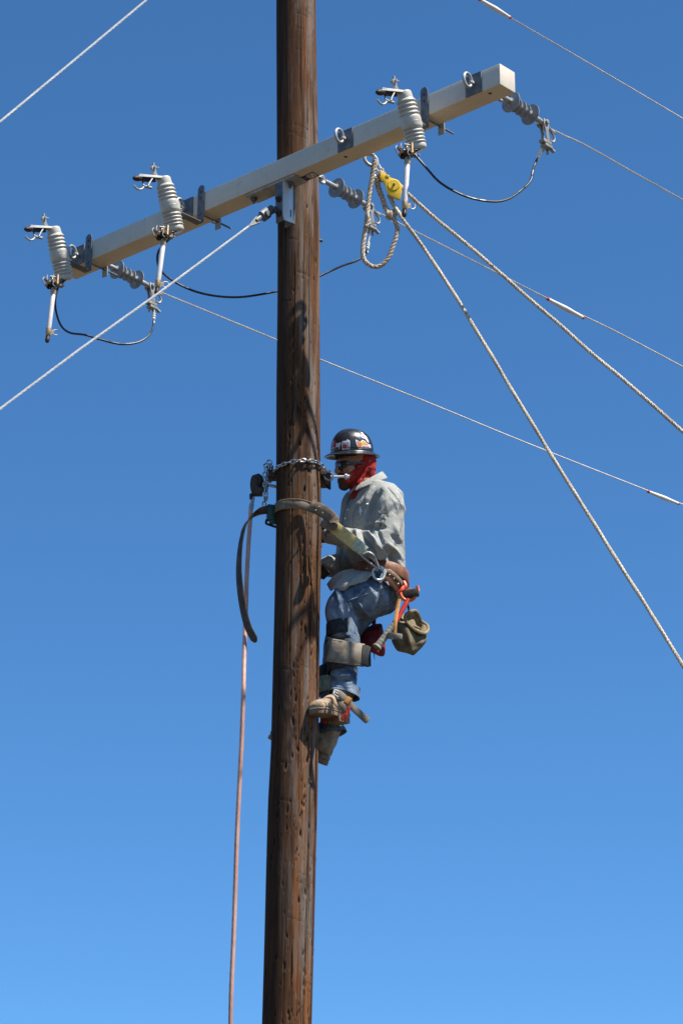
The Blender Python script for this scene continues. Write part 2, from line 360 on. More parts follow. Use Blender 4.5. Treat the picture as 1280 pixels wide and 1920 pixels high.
# bandana: red cotton with a pale paisley print
t = NT('red_bandana_cotton'); v = t.voro(t.map((1, 1, 1)), 55, 'DISTANCE_TO_EDGE'); v2 = t.voro(t.map((1, 1, 1), (3, 3, 3)), 24, 'F1')
pr = t.math('MULTIPLY', t.ramp(v, .05, .02), t.ramp(v2, .34, .28)); n = t.noise(t.map((1, 1, 1)), 14, 4)
c = t.mix(t.ramp(n, .35, .7), (.22, .010, .008), (.42, .026, .016)); c = t.mix(t.math('MULTIPLY', pr, .55), c, (.60, .45, .38)); c = t.mix(t.ramp(n, .66, .72, 0, .6), c, (.05, .006, .006))
t.set('Base Color', c); t.set('Roughness', .85); t.set('Specular IOR Level', .2); t.bump(n, .006); M['bandana'] = t.m

# flat prints of the hat stickers
def flatmat(name, col, rough=.35): return simple(name, tuple(k * .93 for k in col), col, rough, 0, 30)
M['st_white'] = flatmat('white_print', (.74, .72, .74)); M['st_red'] = flatmat('red_print', (.50, .02, .04)); M['st_dark'] = flatmat('dark_print', (.03, .035, .04))
M['st_orange'] = flatmat('orange_print', (.80, .22, .02)); M['st_yellow'] = flatmat('yellow_print', (.80, .50, .04)); M['st_blue'] = flatmat('violet_print', (.22, .06, .16)); M['st_grey'] = flatmat('grey_print', (.28, .30, .29))
M['letter'] = flatmat('grey_green_print', (.115, .12, .095), .9); M['thread'] = flatmat('pale_thread', (.30, .30, .29), .9); M['snap'] = simple('pearl_snap', (.55, .56, .58), (.7, .7, .7), .25, .3, 20)
# ------------------------------------------------------------------ ground, far below the frame
gm = MB(); G = 3000; nG = 24
for j in range(nG + 1):
    for i in range(nG + 1):
        gm.v.append(V((G * ((i / nG * 2 - 1) ** 3), G * ((j / nG * 2 - 1) ** 3), 0)))
for j in range(nG):
    for i in range(nG):
        k = j * (nG + 1) + i; gm.f.append((k, k + 1, k + nG + 2, k + nG + 1))
tag(gm.build('ground', M['sandground'], None, 0), kind='structure')

# ------------------------------------------------------------------ the pole
EDGE = [(0, 518.5, 592), (280, 518.5, 596), (440, 520.5, 599), (700, 519, 599.5), (1000, 517, 602), (1150, 514, 600), (1400, 508, 597), (1500, 503, 595), (1920, 491, 584.5)]
pz, pc, pr = [], [], []
for y, l, r_ in EDGE:
    q = U((l + r_) / 2, y, 0); e = U(r_, y, 0); pz.append(q.z); pc.append(q.x); pr.append((e - q).length)
pz, pc, pr = map(np.array, (pz[::-1], pc[::-1], pr[::-1]))
def pole_c(z):
    if z < pz[0]: return float(pc[0] - (pz[0] - z) * .012)
    return float(np.interp(z, pz, pc))
def pole_r(z):
    if z < pz[0]: return float(pr[0] + (pz[0] - z) * .006)
    if z > pz[-1]: return float(pr[-1] - (z - pz[-1]) * .006)
    return float(np.interp(z, pz, pr))
POLE_TOP = 11.2
zs = np.concatenate([np.arange(-.02, 3.7, .12), np.arange(3.7, 9.9, .0075), np.arange(9.9, POLE_TOP, .08), [POLE_TOP]])
NA = 300; ph = np.arange(NA) * 2 * np.pi / NA          # angle 0 faces the camera, 90 deg = right
rr_ = np.array([pole_r(z) for z in zs])[:, None] * np.ones((1, NA)); wear_and_shade = np.zeros_like(rr_)
for i, z in enumerate(zs):
    row = np.array([noise.noise(V((math.sin(p) * 2, math.cos(p) * 2, z * 1.3))) for p in ph[::10]])
    row = np.interp(np.arange(NA), np.arange(0, NA + 10, 10), np.append(row, row[0])); rr_[i] += row * .0035
for k in range(64):                                     # long drying checks
    p0 = rng.uniform(0, 2 * np.pi); z0 = rng.uniform(3.8, 9.8); L = rng.uniform(.2, 1.5); dep = rng.uniform(.0012, .0040)
    if k == 0: p0, z0, L, dep = R(42), 4.55, 1.7, .007
    if k == 1: p0, z0, L, dep = R(36), 6.3, 1.3, .003
    if k == 2: p0, z0, L, dep = R(8), 4.25, .22, .007
    if k == 3: p0, z0, L, dep = R(12), 9.3, .8, .003
    for i in np.where(abs(zs - z0) < L / 2)[0]:
        t_ = (zs[i] - z0) / (L / 2); c_ = p0 + .03 * noise.noise(V((zs[i] * 3, k, 0))) + .012 * noise.noise(V((zs[i] * 14, k, 3)))
        dd = (np.abs((ph - c_ + np.pi) % (2 * np.pi) - np.pi)) * .115; g = np.exp(-(dd / .0021) ** 2) * (1 - t_ * t_) ** .5
        rr_[i] -= g * dep; wear_and_shade[i] = np.maximum(wear_and_shade[i], g * min(1, dep / .003))
def gouge(p0, z0, hz, hw, dep, lean=0.0, chip=True, wv=1.0):
    for i in np.where((zs > z0 - hz * 3) & (zs < z0 + hz * 2))[0]:
        t_ = (zs[i] - z0) / hz; dd = ((ph - p0 - lean * (zs[i] - z0) + np.pi) % (2 * np.pi) - np.pi) * .115
        g = np.exp(-t_ ** 2 - (dd / hw) ** 2); rr_[i] -= g * dep; wear_and_shade[i] = np.maximum(wear_and_shade[i], g * wv)
        if chip and t_ < -.6:
            g2 = np.exp(-((t_ + 1.4) / .6) ** 2 - ((dd - hw) / (hw * 1.1)) ** 2); rr_[i] += g2 * dep * .25; wear_and_shade[i] -= g2 * .7
CL = [(R(rng.gauss(32, 32)), rng.uniform(3.9, 7.3)) for _ in range(46)]
for k in range(560):                                    # gaff holes, thickest on the climbing side
    z0 = 3.9 + (7.35 - 3.9) * rng.random() ** .8
    if rng.random() < .12: z0 = rng.uniform(7.3, 8.6)
    p0 = R(rng.gauss(32, 30)) if rng.random() < .7 else rng.uniform(0, 2 * np.pi)
    if k % 2: q_ = rng.choice(CL); p0 = q_[0] + R(rng.gauss(0, 7)); z0 = q_[1] + rng.gauss(0, .07)
    big = rng.random() ** 2.6
    gouge(p0, z0, .004 + .015 * big, .0019 + .0024 * big, .003 + .007 * big, rng.gauss(0, .8), rng.random() < .6, rng.uniform(.6, 1.0))
for k in range(46):                                     # rope burns and cut marks lying across the grain
    z0 = rng.uniform(4, 9.8); p0 = R(rng.gauss(15, 40)); ln = rng.uniform(.010, .045)
    for i in np.where(abs(zs - z0) < .03)[0]:
        dd = ((ph - p0 + np.pi) % (2 * np.pi) - np.pi) * .115; sl = z0 - dd * rng.choice((.25, .3))
        g = np.exp(-((zs[i] - sl) / .0045) ** 2) * (np.abs(dd) < ln); rr_[i] -= g * .0012; wear_and_shade[i] = np.maximum(wear_and_shade[i], g * .45)
pm = MB(); nr = len(zs); cx = np.array([pole_c(z) for z in zs])
X = cx[:, None] + np.sin(ph)[None] * rr_; Y = -np.cos(ph)[None] * rr_; Zz = zs[:, None] * np.ones((1, NA))
pv = np.stack([X, Y, Zz], 2).reshape(-1, 3)
idx = np.arange(nr * NA).reshape(nr, NA); a_ = idx[:-1]; b_ = np.roll(idx, -1, 1)[:-1]; c2_ = np.roll(idx, -1, 1)[1:]; d_ = idx[1:]
quads = np.stack([a_, b_, c2_, d_], 2).reshape(-1, 4)
me = bpy.data.meshes.new('utility_pole')
faces = [tuple(q) for q in quads.tolist()] + [tuple(idx[-1].tolist()), tuple(idx[0][::-1].tolist())]
me.from_pydata(pv.tolist(), [], faces); me.update()
me.polygons.foreach_set('use_smooth', [True] * len(me.polygons)); me.polygons[-1].use_smooth = me.polygons[-2].use_smooth = False
wa = me.attributes.new('wear_and_shade', 'FLOAT', 'POINT'); wa.data.foreach_set('value', wear_and_shade.reshape(-1).astype(np.float32))
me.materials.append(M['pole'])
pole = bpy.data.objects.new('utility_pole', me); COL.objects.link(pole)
tag(pole, 'tall dark brown wooden utility pole pitted with gaff holes', 'utility pole')
def on_pole(z, deg, out=0.0): return V((pole_c(z) + math.sin(R(deg)) * (pole_r(z) + out), -math.cos(R(deg)) * (pole_r(z) + out), z))
q = U(597, 446, .0); m = MB(); m.cyl(q + V((-.06, .03, 0)), q + V((.022, .03, -.002)), .009); m.build('bolt_end', M['dark_galv'], pole)
for (px, py, L, dz) in ((592, 1563, .006, .003), (585, 1785, .012, .012)):
    b_ = U(px, py, .0); m = MB(); m.tube([b_ - V((.006, 0, 0)), b_ + V((L * .4, 0, dz * .3)), b_ + V((L, 0, dz))], [.004, .0025, .0005], 5); m.build('splinter', M['pole'], pole)

# ------------------------------------------------------------------ crossarm frame
TH = R(42.0); AX = V((math.cos(TH), -math.sin(TH), 0)); NX = V((math.sin(TH), math.cos(TH), 0)); ZX = V((0, 0, 1))
HL, AW, AH = 1.618, .122, .118
O = V((pole_c(8.53), 0, 8.53)) - NX * (.112 + AW / 2 + .004)
def A(s, t=0.0, h=0.0): return O + AX * s + NX * t + ZX * h
def on_front(px, py):
    q = plane_hit(px, py, A(0, -AW / 2), NX) - O; return q.dot(AX), q.z
ROTZ = math.atan2(-math.cos(TH), -math.sin(TH))         # local x = out of the front face, y = along the arm
ca = thing('crossarm', A(0), 'long cream fibreglass crossarm bolted across the front of the pole', 'crossarm')
MB().box(A(-.018), AX * HL, NX * AW / 2, ZX * AH / 2, .004).build('beam', M['arm'], ca, 35)
s_, h_ = on_front(575, 330)
for px, py in ((918, 175), (648, 294)):
    q = plane_hit(px, py, A(0, 0, -AH / 2), ZX); MB().cyl(q + ZX * .004, q - ZX * .0015, .010, 16).build('dark_hole_disc', M['rubber'], ca)  # dark disc added in place of an open hole and its shade
# mounting gain: two wing plates under the arm, a channel against the pole, four bolts
for s0, wd in ((-.10, .085), (.085, .10)):
    m = MB(); m.box(A(s0, .004, -AH / 2 - .006), AX * wd, NX * .052, ZX * .004, .002); m.box(A(s0, -.046, -AH / 2 - .006), AX * wd, NX * .004, ZX * .006, .0015)
    m.build('wing_plate', M['galv'], ca)
m = MB(); zb = -AH / 2 - .012
m.prism([A(.106, -.050, zb), A(.106, .03, zb), A(.106, .03, zb - .225), A(.106, -.040, zb - .232), A(.106, -.050, zb - .20)], AX * -.006, .003)
m.build('channel_cheek', M['bright_steel'], ca)  # brighter steel paints the lit side of the channel
m = MB(); m.prism([A(.044, -.050, zb), A(.100, -.050, zb), A(.100, -.050, zb - .20), A(.100, -.040, zb - .232), A(.044, -.040, zb - .232)], NX * .006, .0012); m.box(A(.075, .035, zb - .11), AX * .034, NX * .005, ZX * .12)
m.build('channel_face', M['dark_galv'], ca)  # same channel, its shaded front painted by a duller steel
for h in (-.10, -.185):
    m = MB(); m.cyl(A(.072, -.070, zb + h), A(.072, -.040, zb + h), .011, 6); m.cyl(A(.072, -.054, zb + h), A(.072, -.044, zb + h), .018, 20); m.build('bolt', M['rust'], ca)
q0 = plane_hit(545, 400, A(.1065), AX); MB().box(q0, NX * .0035, ZX * .022, AX * .0012, .0008).build('slot', M['rubber'], ca)
for px, py in ((476, 372), (544, 343)):
    q = plane_hit(px, py, A(0, 0, -AH / 2 - .01), ZX); m = MB(); m.cyl(q, q - ZX * .016, .016, 6); m.cyl(q, q - ZX * .005, .021, 20); m.cyl(q, q - ZX * .03, .008, 10); m.build('bolt', M['dark_galv'], ca)
q = A(.02, -.02, AH / 2 + .003); m = MB(); m.box(q, AX * .05, NX * .03, ZX * .0035, .0015); m.cyl(q, q + ZX * .018, .012, 6); m.build('top_plate', M['bright_steel'], ca)
# maker's label: dark band with a white field of small print
lc = [plane_hit(x, y, A(0, 0, -AH / 2 - .0012), ZX) for x, y in ((561, 334), (586, 322), (598, 329), (572, 341))]
lb = MB().prism(lc, ZX * .0009).build('label', M['inkdark'], ca, 0)
def lq(u, v, o=0): return lc[0].lerp(lc[1], u).lerp(lc[3].lerp(lc[2], u), v) - ZX * o
MB().prism([lq(.44, .14, .0009), lq(.95, .14, .0009), lq(.95, .84, .0009), lq(.44, .84, .0009)], ZX * .0006).build('label_panel', M['st_white'], lb, 0)
m = MB()
for r0 in range(2):
    for k in range(5):
        u0 = .49 + k * .09; v0 = .24 + r0 * .31
        if (k + r0) % 4 != 3: m.prism([lq(u0, v0, .0014), lq(u0 + .055, v0, .0014), lq(u0 + .055, v0 + .2, .0014), lq(u0, v0 + .2, .0014)], ZX * .0004)
m.build('print', M['inkdark'], lb, 0)
m = MB(); m.prism([lq(.12, .35, .0004), lq(.36, .35, .0004), lq(.36, .6, .0004), lq(.12, .6, .0004)], ZX * .0003); m.build('emblem', M['st_blue'], lb, 0)

# ------------------------------------------------------------------ eyebolts through the arm
def place(root, loc): root.location = loc; root.rotation_euler = (0, 0, ROTZ)
eb = thing('eyebolt', (0, 0, 0), '', 'eyebolt', 'eyebolts through the crossarm')
MB().box((.003, 0, 0), (.0035, 0, 0), (0, .052, 0), (0, 0, .058), .0015).build('square_washer', M['dark_galv'], eb)
m = MB(); m.torus((.050, 0, .006), (0, 1, 0), .030, .0085, 30, 10, 1.25, xax=(1, 0, 0)); m.build('eye', M['galv'], eb)
m = MB(); m.cyl((.004, 0, 0), (.026, 0, 0), .016, 6); m.cyl((.006, 0, 0), (.034, 0, .001), .010, 14); m.build('nut', M['galv'], eb)
m = MB(); m.cyl((-AW + .004, 0, 0), (-AW - .10, 0, 0), .009, 12); m.cyl((-AW - .006, 0, 0), (-AW - .022, 0, 0), .016, 6); m.build('shank', M['galv'], eb)
MB().box((-AW - .004, 0, 0), (.0035, 0, 0), (0, .045, 0), (0, 0, .052), .0015).build('back_washer', M['dark_galv'], eb)
EBL = [(888, 158, 'eyebolt with square plate nearest the bright end of the crossarm'),
       (648, 262, 'eyebolt with square plate on the crossarm just right of the pole'),
       (350, 388, 'eyebolt plate half hidden behind the middle fuse cutout'),
       (148, 474, 'dark eyebolt with square plate at the far left end of the crossarm')]
EBS = []
for i, (px, py, lb_) in enumerate(EBL):
    s0, h0 = on_front(px, py); EBS.append(s0); o = eb if i == 0 else copy_tree(eb); o['label'] = lb_; place(o, A(s0, -AW / 2, 0))

# ------------------------------------------------------------------ fuse cutouts
co_ = thing('fuse_cutout', (0, 0, 0), '', 'fuse cutout', 'fuse cutouts hung along the crossarm')
T_, B_ = V((.174, 0, .016)), V((.070, 0, -.285)); ua = (B_ - T_).normalized(); Lc = (B_ - T_).length; pe = V((-ua.z, 0, ua.x)); pe = pe if pe.x > 0 else -pe
prof = [(0, .010), (.002, .029), (.006, .0355), (.012, .0380), (.034, .0395), (.042, .0405)]
def sheds(d0, n, st, g0, g1):
    o_ = []
    for k in range(n):
        g = g0 + (g1 - g0) * k / (n - 1); o_ += [(d0 + st * (k + q), g + h) for q, h in ((.04, 0), (.2, .002), (.42, .0068), (.58, .0090), (.70, .0094), (.82, .0080), (.93, .0030))]
    return o_
prof += sheds(.044, 4, .0225, .0405, .0445) + [(.136, .0470), (.140, .0515), (.146, .0535), (.155, .0545), (.192, .0545), (.201, .0530), (.206, .0485), (.208, .0445)] + sheds(.2085, 4, .0188, .0445, .0435) + [(.2845, .0440), (.287, .0475), (.292, .0495), (Lc - .014, .0490), (Lc - .006, .046), (Lc - .001, .036), (Lc, .01)]
MB().lathe(T_, ua, prof, 36).build('insulator', M['porcelain'], co_, 50)
m = MB(); mid_ = T_ + ua * .171
m.torus(mid_ + ua * .0, ua, .0530, .0022, 32, 8); m.build('band', M['porcelain'], co_)
# bracket: strap up the front face, flange under it, clamp bolts, back strap
m = MB(); oc = [(0, -.024, -.128), (0, .024, -.128)] + [(0, .024 * math.cos(a), .080 + .024 * math.sin(a)) for a in [math.pi * k / 8 for k in range(9)]]
m.prism([V(p) + V((.003, 0, 0)) for p in oc], (.006, 0, 0), .0012); m.build('strap', M['dark_galv'], co_)
MB().box((.046, 0, -.131), (.043, 0, 0), (0, .024, 0), (0, 0, .003), .0015).build('bracket_arm', M['dark_galv'], co_)
for h in (.062, .024): MB().cyl((.009, 0, h), (.0105, 0, h), .0065, 14, .02).build('bolt_hole', M['rubber'], co_)
m = MB(); m.tube([V((.088, -.012, -.126)), V((.06, -.014, -.122)), V((.02, -.012, -.120))], [.0065, .0055, .005], 8); m.tube([V((.09, .012, -.118)), V((.065, .012, -.115)), V((.03, .010, -.122))], [.006, .005, .005], 8)
m.cyl((.055, 0, -.128), (.055, 0, -.098), .011, 6); m.cyl((.055, 0, -.122), (.055, 0, -.116), .018, 16); m.cyl((.075, -.01, -.15), (.075, -.01, -.135), .010, 6); m.build('mounting_bolt', M['cast'], co_)
m = MB(); m.cyl((.012, 0, -.073), (-.225, 0, -.073), .0055, 10); m.cyl((.014, 0, -.073), (.004, 0, -.073), .012, 6); m.build('clamp_rod', M['dark_galv'], co_)
m = MB(); m.box((-AW - .006, 0, -.02), (.0035, 0, 0), (0, .02, 0), (0, 0, .095), .0015); m.cyl((-AW - .009, 0, -.073), (-AW - .02, 0, -.073), .011, 6); m.build('back_strap', M['galv'], co_)
# upper contact: hood, upright terminal, hook
def c2(o, u, d, y=0.0): return T_ + pe * u + ua * d + V((0, y, 0)) if o is None else o
hd = lambda u, d, y=0.0: T_ + pe * u + ua * d + V((0, y, 0))
m = MB(); m.prism([hd(.030, .004, -.020), hd(.19, .0, -.020), hd(.205, .006, -.017), hd(.205, .012, -.017), hd(.030, .014, -.020)], (0, .005, 0), .001)
m.prism([hd(.030, .004, .015), hd(.19, .0, .015), hd(.205, .006, .012), hd(.205, .012, .012), hd(.030, .014, .015)], (0, .005, 0), .001)
m.prism([hd(.028, .003, -.02), hd(.20, -.001, -.02), hd(.20, .003, -.02), hd(.028, .007, -.02)], (0, .04, 0), .001); m.build('hood', M['white'], co_)
m = MB(); m.sphere(hd(.200, .018, 0), .036, .018, .016, (pe, V((0, 1, 0)), ua)); m.box(hd(.12, .022, 0), pe * .05, V((0, .006, 0)), ua * .012, .002); m.build('contact_cup', M['cup'], co_)
m = MB(); m.prism([hd(.035, .010, -.006), hd(.050, -.02, -.006), hd(.052, -.055, -.006), hd(.066, -.06, -.006), hd(.078, -.05, -.006), hd(.072, -.015, -.006), hd(.066, .010, -.006)], (0, .012, 0), .0012)
m.cyl(hd(.060, -.048, -.02), hd(.060, -.048, .018), .008, 6); m.cyl(hd(.060, -.048, .0), hd(.052, -.075, .0), .007, 10); m.tube([hd(.052, -.055), hd(.035, -.052), hd(.020, -.05)], .004, 7); m.build('terminal', M['cast'], co_)
m = MB(); m.tube(catmull([hd(.10, .018, .012), hd(.13, .045, .012), hd(.145, .062, .012)]), .0045, 8); m.tube(catmull([hd(.145, .014, -.01), hd(.16, .04, -.008), hd(.160, .062, 0)]), .0045, 8); m.cyl(hd(.11, .068), hd(.168, .060), .008, 10)
m.tube(catmull([hd(.165, .062), hd(.184, .076), hd(.210, .081), hd(.232, .070), hd(.240, .058)]), .0055, 9); m.build('hook', M['cast'], co_)
# lower hinge: cheeks, yoke, spring clips
Hn = B_ + V((.088, 0, -.042))
m = MB()
for y in (-.026, .020):
    m.prism([B_ + V((.012, y, -.004)), Hn + V((.000, y, .026)), Hn + V((.042, y, .024)), Hn + V((.048, y, .010)), Hn + V((.026, y, .004)), Hn + V((.044, y, -.018)), Hn + V((.018, y, -.036)), Hn + V((-.016, y, -.026))], (0, .006, 0), .0012)
m.cyl(Hn + V((.018, -.036, -.01)), Hn + V((.018, .036, -.01)), .008, 10); m.build('hinge', M['darkbronze'], co_)
m = MB(); m.tube([Hn + V((.0, 0.0340, .042)), Hn + V((.004, 0.0360, -.016))], [.006, .007], 8); m.tube([Hn + V((-.004, -0.0120, .046)), Hn + V((.0, 0.0300, -.018))], [.006, .006], 8); m.tube([Hn + V((-.02, -0.0220, .036)), Hn + V((.0, 0.0260, -.02))], [.0055, .007], 8)
m.torus(Hn + V((.03, 0.0330, 0)), (0, 1, 0), .012, .0028, 18, 6); m.build('yoke', M['bronze'], co_)
m = MB()
m.tube(catmull([Hn + V((.060, 0.0120, .026)), Hn + V((.064, 0.0140, .0)), Hn + V((.05, 0.0200, -.012)), Hn + V((.034, 0.0300, -.004))]), .0034, 7); m.tube(catmull([Hn + V((.035, 0.0340, .030)), Hn + V((.033, 0.0360, .0)), Hn + V((.036, 0.0340, -.028)), Hn + V((.02, 0.0340, -.036))]), .003, 7)
m.tube(catmull([Hn + V((.05, -0.0240, .028)), Hn + V((.062, -0.0220, .006)), Hn + V((.046, -0.0200, -.02))]), .0035, 7); m.cyl(Hn + V((.026, 0.0400, .018)), Hn + V((.058, 0.0300, .014)), .003, 7); m.build('spring_clip', M['cast'], co_)
m = MB(); m.prism([B_ + V((.0, .012, .006)), Hn + V((-.035, .012, .02)), Hn + V((-.045, .012, -.018)), Hn + V((-.02, .012, -.012))], (0, .018, 0), .0015); m.cyl(Hn + V((-.05, .02, -.012)), Hn + V((-.02, .02, -.014)), .007, 8)
m.cyl(Hn + V((-.038, -.005, -.01)), Hn + V((-.038, .05, -.016)), .005, 8); m.build('wire_terminal', M['cast'], co_)
# hanging fuse tube
t0, t1 = Hn + V((-.004, 0, -.028)), Hn + V((.030, 0, -.325)); td = (t1 - t0).normalized()
ft = MB().lathe(t0, td, [(.035, .0125), (.04, .0138), (.265, .0138), (.27, .0125)], 20).build('fuse_tube', M['tube'], co_)
MB().lathe(t0, td, [(-.002, .010), (.002, .014), (.012, .0160), (.036, .0160), (.044, .0145)], 18).build('upper_ferrule', M['bronze'], ft)
MB().lathe(t0, td, [(.255, .0130), (.258, .0158), (.298, .0158), (.302, .0128), (.304, .0115)], 18).build('lower_ferrule', M['bronze'], ft)
MB().lathe(t0, td, [(.302, .0095), (.304, .0115), (.320, .0115), (.324, .0130), (.336, .0130), (.345, .009)], 18).build('end_cap', M['darkbronze'], ft)
rc = t0 + td * .285 + V((-.042, .012, .014)); m = MB(); m.torus(rc + V((-.004, 0, 0)), (.35, .9, .1), .0155, .0022, 26, 7, 1.25); m.build('pull_ring', M['bright_steel'], ft)
m = MB(); m.prism([t0 + td * .27 + V((-.010, 0, 0)), rc + V((.018, 0, .008)), rc + V((.014, 0, -.012)), t0 + td * .30 + V((-.010, 0, 0))], (0, .007, 0), .001); m.build('ring_tab', M['bronze'], ft)
CUT = []; CSH = V((.116, 0, .030))
for i, (px, py, lb_) in enumerate([(797, 206, 'open fuse cutout with white hanging tube nearest the yellow pulley block'),
                                   (378, 389, 'open fuse cutout in the middle, just left of the pole'),
                                   (168, 476, 'open fuse cutout at the far left end of the crossarm')]):
    s0, _ = on_front(px, py); o = co_ if i == 0 else copy_tree(co_); o['label'] = lb_; place(o, A(s0, -AW / 2, 0)); o.rotation_euler.z += R((1.0, -1.5, 2.0)[i]); o.rotation_euler.y = R((1.2, -.6, .8)[i]); CUT.append(s0)
    if i:                                              # these two stand further out on longer bracket arms
        for c_ in o.children:
            nm = c_.name.split('.')[0]
            if nm == 'bracket_arm': c_.scale.x = 2.2
            elif nm not in ('strap', 'bolt_hole', 'clamp_rod', 'back_strap'): c_.location = CSH
def cut_pt(i, p): p = V(p) + (CSH if i else V((0, 0, 0))); return A(CUT[i], -AW / 2) - NX * p.x + AX * p.y + ZX * p.z

# ------------------------------------------------------------------ dead-end insulators (run along -x of their own frame)
de = thing('dead_end_insulator', (0, 0, 0), '', 'insulator', 'grey dead-end insulators behind the crossarm')
DD = V((-1, 0, -.045)).normalized()
def dl(d, y=0.0, z=0.0): return DD * d + V((0, y, z))
MB().lathe(dl(.01), DD, [(0, .010), (.02, .0125), (.06, .014), (.075, .014), (.08, .0125), (.26, .0125), (.265, .014), (.275, .014), (.33, .012), (.345, .008)], 18).build('rod', M['galv'], de)
for d, r0 in ((.098, .0525), (.137, .035), (.170, .035), (.203, .035), (.243, .0525)):
    MB().lathe(dl(d), DD, [(-.010, .0125), (-.005, .016), (-.0022, .030 if r0 > .05 else .024), (-.0012, r0), (.0012, r0 + .0006), (.0030, r0), (.0042, .030 if r0 > .05 else .024), (.007, .016), (.012, .0125)], 36).build('shed', M['shed'], de, 50)
m = MB(); m.torus(dl(-.008), (0, 1, 0), .019, .0065, 22, 8, xax=(1, 0, 0)); m.torus(dl(-.036), (0, .3, 1), .017, .006, 22, 8, xax=(1, 0, 0)); m.build('end_link', M['galv'], de)
cl = MB(); m = cl
for y in (-.016, .011): m.prism([dl(.325, y, .014), dl(.355, y, .016), dl(.368, y, 0), dl(.362, y, -.045), dl(.372, y, -.098), dl(.345, y, -.100), dl(.342, y, -.05), dl(.328, y, -.01)], (0, .005, 0), .0015)
m.cyl(dl(.347, -.026, .002), dl(.347, .026, .002), .011, 8); m.cyl(dl(.347, -.034, .002), dl(.347, -.022, .002), .017, 6)
clp = cl.build('strain_clamp', M['cast'], de)
m = MB(); m.box(dl(.355, 0, -.098), (.03, 0, 0), (0, .016, 0), (0, 0, .008), .003); m.box(dl(.362, 0, -.118), (.026, 0, 0), (0, .018, 0), (0, 0, .007), .003)
for x_ in (.345, .378): m.cyl(dl(x_, -.012, -.082), dl(x_ + .01, -.014, -.142), .0065, 6)
m.cyl(dl(.39, .0, -.112), dl(.415, .004, -.125), .009, 6); m.build('keeper', M['cast'], clp)
m = MB(); m.tube(catmull([dl(.362, .0, .004), dl(.395, .0, -.012), dl(.43, .0, -.018)]), [.008] * 16 + [.006], 8); m.torus(dl(.402, 0, -.048), (0, 1, 0), .024, .0055, 22, 8, a0=-2.2, a1=1.5, xax=(-1, 0, 0)); m.build('pull_eye', M['cast'], clp)
DES = []
for i, (base, lb_) in enumerate([(A(EBS[0], AW / 2 + .068, .030), 'grey dead-end insulator under the bright end of the crossarm'),
                                 (None, 'grey dead-end insulator just right of the pole, beside the rope sling'),
                                 (A(EBS[3], AW / 2 + .070, .026), 'grey dead-end insulator at the left end of the crossarm')]):
    if base is None: base = plane_hit(606, 338, V((pole_c(8.4), 0, 8.4)), AX)
    o = de if i == 0 else copy_tree(de); o['label'] = lb_; place(o, base); o.scale = (1.1,) * 3; DES.append(base)
m = MB(); zc = DES[1].z; m.cyl(DES[1] - NX * .11, DES[1] - NX * .022, .010, 10); m.torus(DES[1] - NX * .018, AX, .019, .007, 22, 8); m.build('eye_nut', M['galv'], pole)
def de_pt(i, p): p = V(p) * 1.1; return DES[i] - NX * p.x + AX * p.y + ZX * p.z

# ------------------------------------------------------------------ conductors, splices, jumpers, guys
def wire_pts(p0, pxs, far):
    pts = [p0] + [plane_hit(x, y, p0, AX) for x, y in pxs]; d = (pts[-1] - pts[-2]).normalized()
    return pts + [pts[-1] + d * far]
def splice(par, c0, c1, rad):
    dv = c1 - c0; L = dv.length; sp = MB().lathe(c0, dv, [(0, rad * .75), (.01, rad * .82), (L * .48, rad * 1.25), (L * .56, rad * 1.25), (L - .01, rad * .8), (L, rad * .75)], 16).build('splice_sleeve', M['white'], par)
    dn = dv.normalized(); m = MB(); m.lathe(c0 - dn * .012, dn, [(0, .006), (.003, rad * .8), (.013, rad * .95), (.016, rad * .8)], 14); m.build('splice_tip', M['red'], sp)
    m = MB(); m.lathe(c1 - dn * .002, dn, [(0, rad * .8), (.003, rad * .95), (.013, rad * .8), (.016, .006)], 14); m.build('splice_tip', M['red'], sp)
def conductor(p0, pxs, sp, label, far=60, rad=.0052):
    pts = wire_pts(p0, pxs, far); vis = catmull(pts[:-1], 10)
    root = thing('conductor', p0, label, 'power line', 'aluminium line wires running off to the right')
    m = MB(); m.rope(vis, rad * 1.05, .12, 5, 5, .03, .5, .5); m.tube([pts[-2], pts[-1]], rad, 6); m.build('wire', M['alu'], root)
    if sp: splice(root, plane_hit(*sp[0], p0, AX), plane_hit(*sp[1], p0, AX), .0125)
D0 = DD * .405 + V((0, 0, -.004))
conductor(de_pt(0, D0), [(1060, 255), (1100, 274), (1190, 325), (1285, 378)], None, 'line wire leaving the insulator at the bright arm end')
conductor(de_pt(1, D0), [(1024, 559), (1150, 620), (1285, 691)], ((1027, 561), (1091, 595)), 'line wire with a red tipped white splice crossing behind the hand line ropes')
conductor(de_pt(2, D0), [(520, 638), (600, 674), (800, 754), (1000, 836), (1285, 948)], ((1215, 922), (1270, 944)), 'longest line wire, passing behind the pole from the left insulator')
tp = V((pole_c(10.75), 0, 0)); zt = plane_hit(566, -196, tp, AX).z
conductor(V((tp.x, 0, zt)) + NX * .10, [(900, 0), (957, 34), (1100, 117), (1285, 226)], ((899, -1), (954, 32)), 'topmost line wire crossing the upper right corner with a thick white splice', 60, .0050)
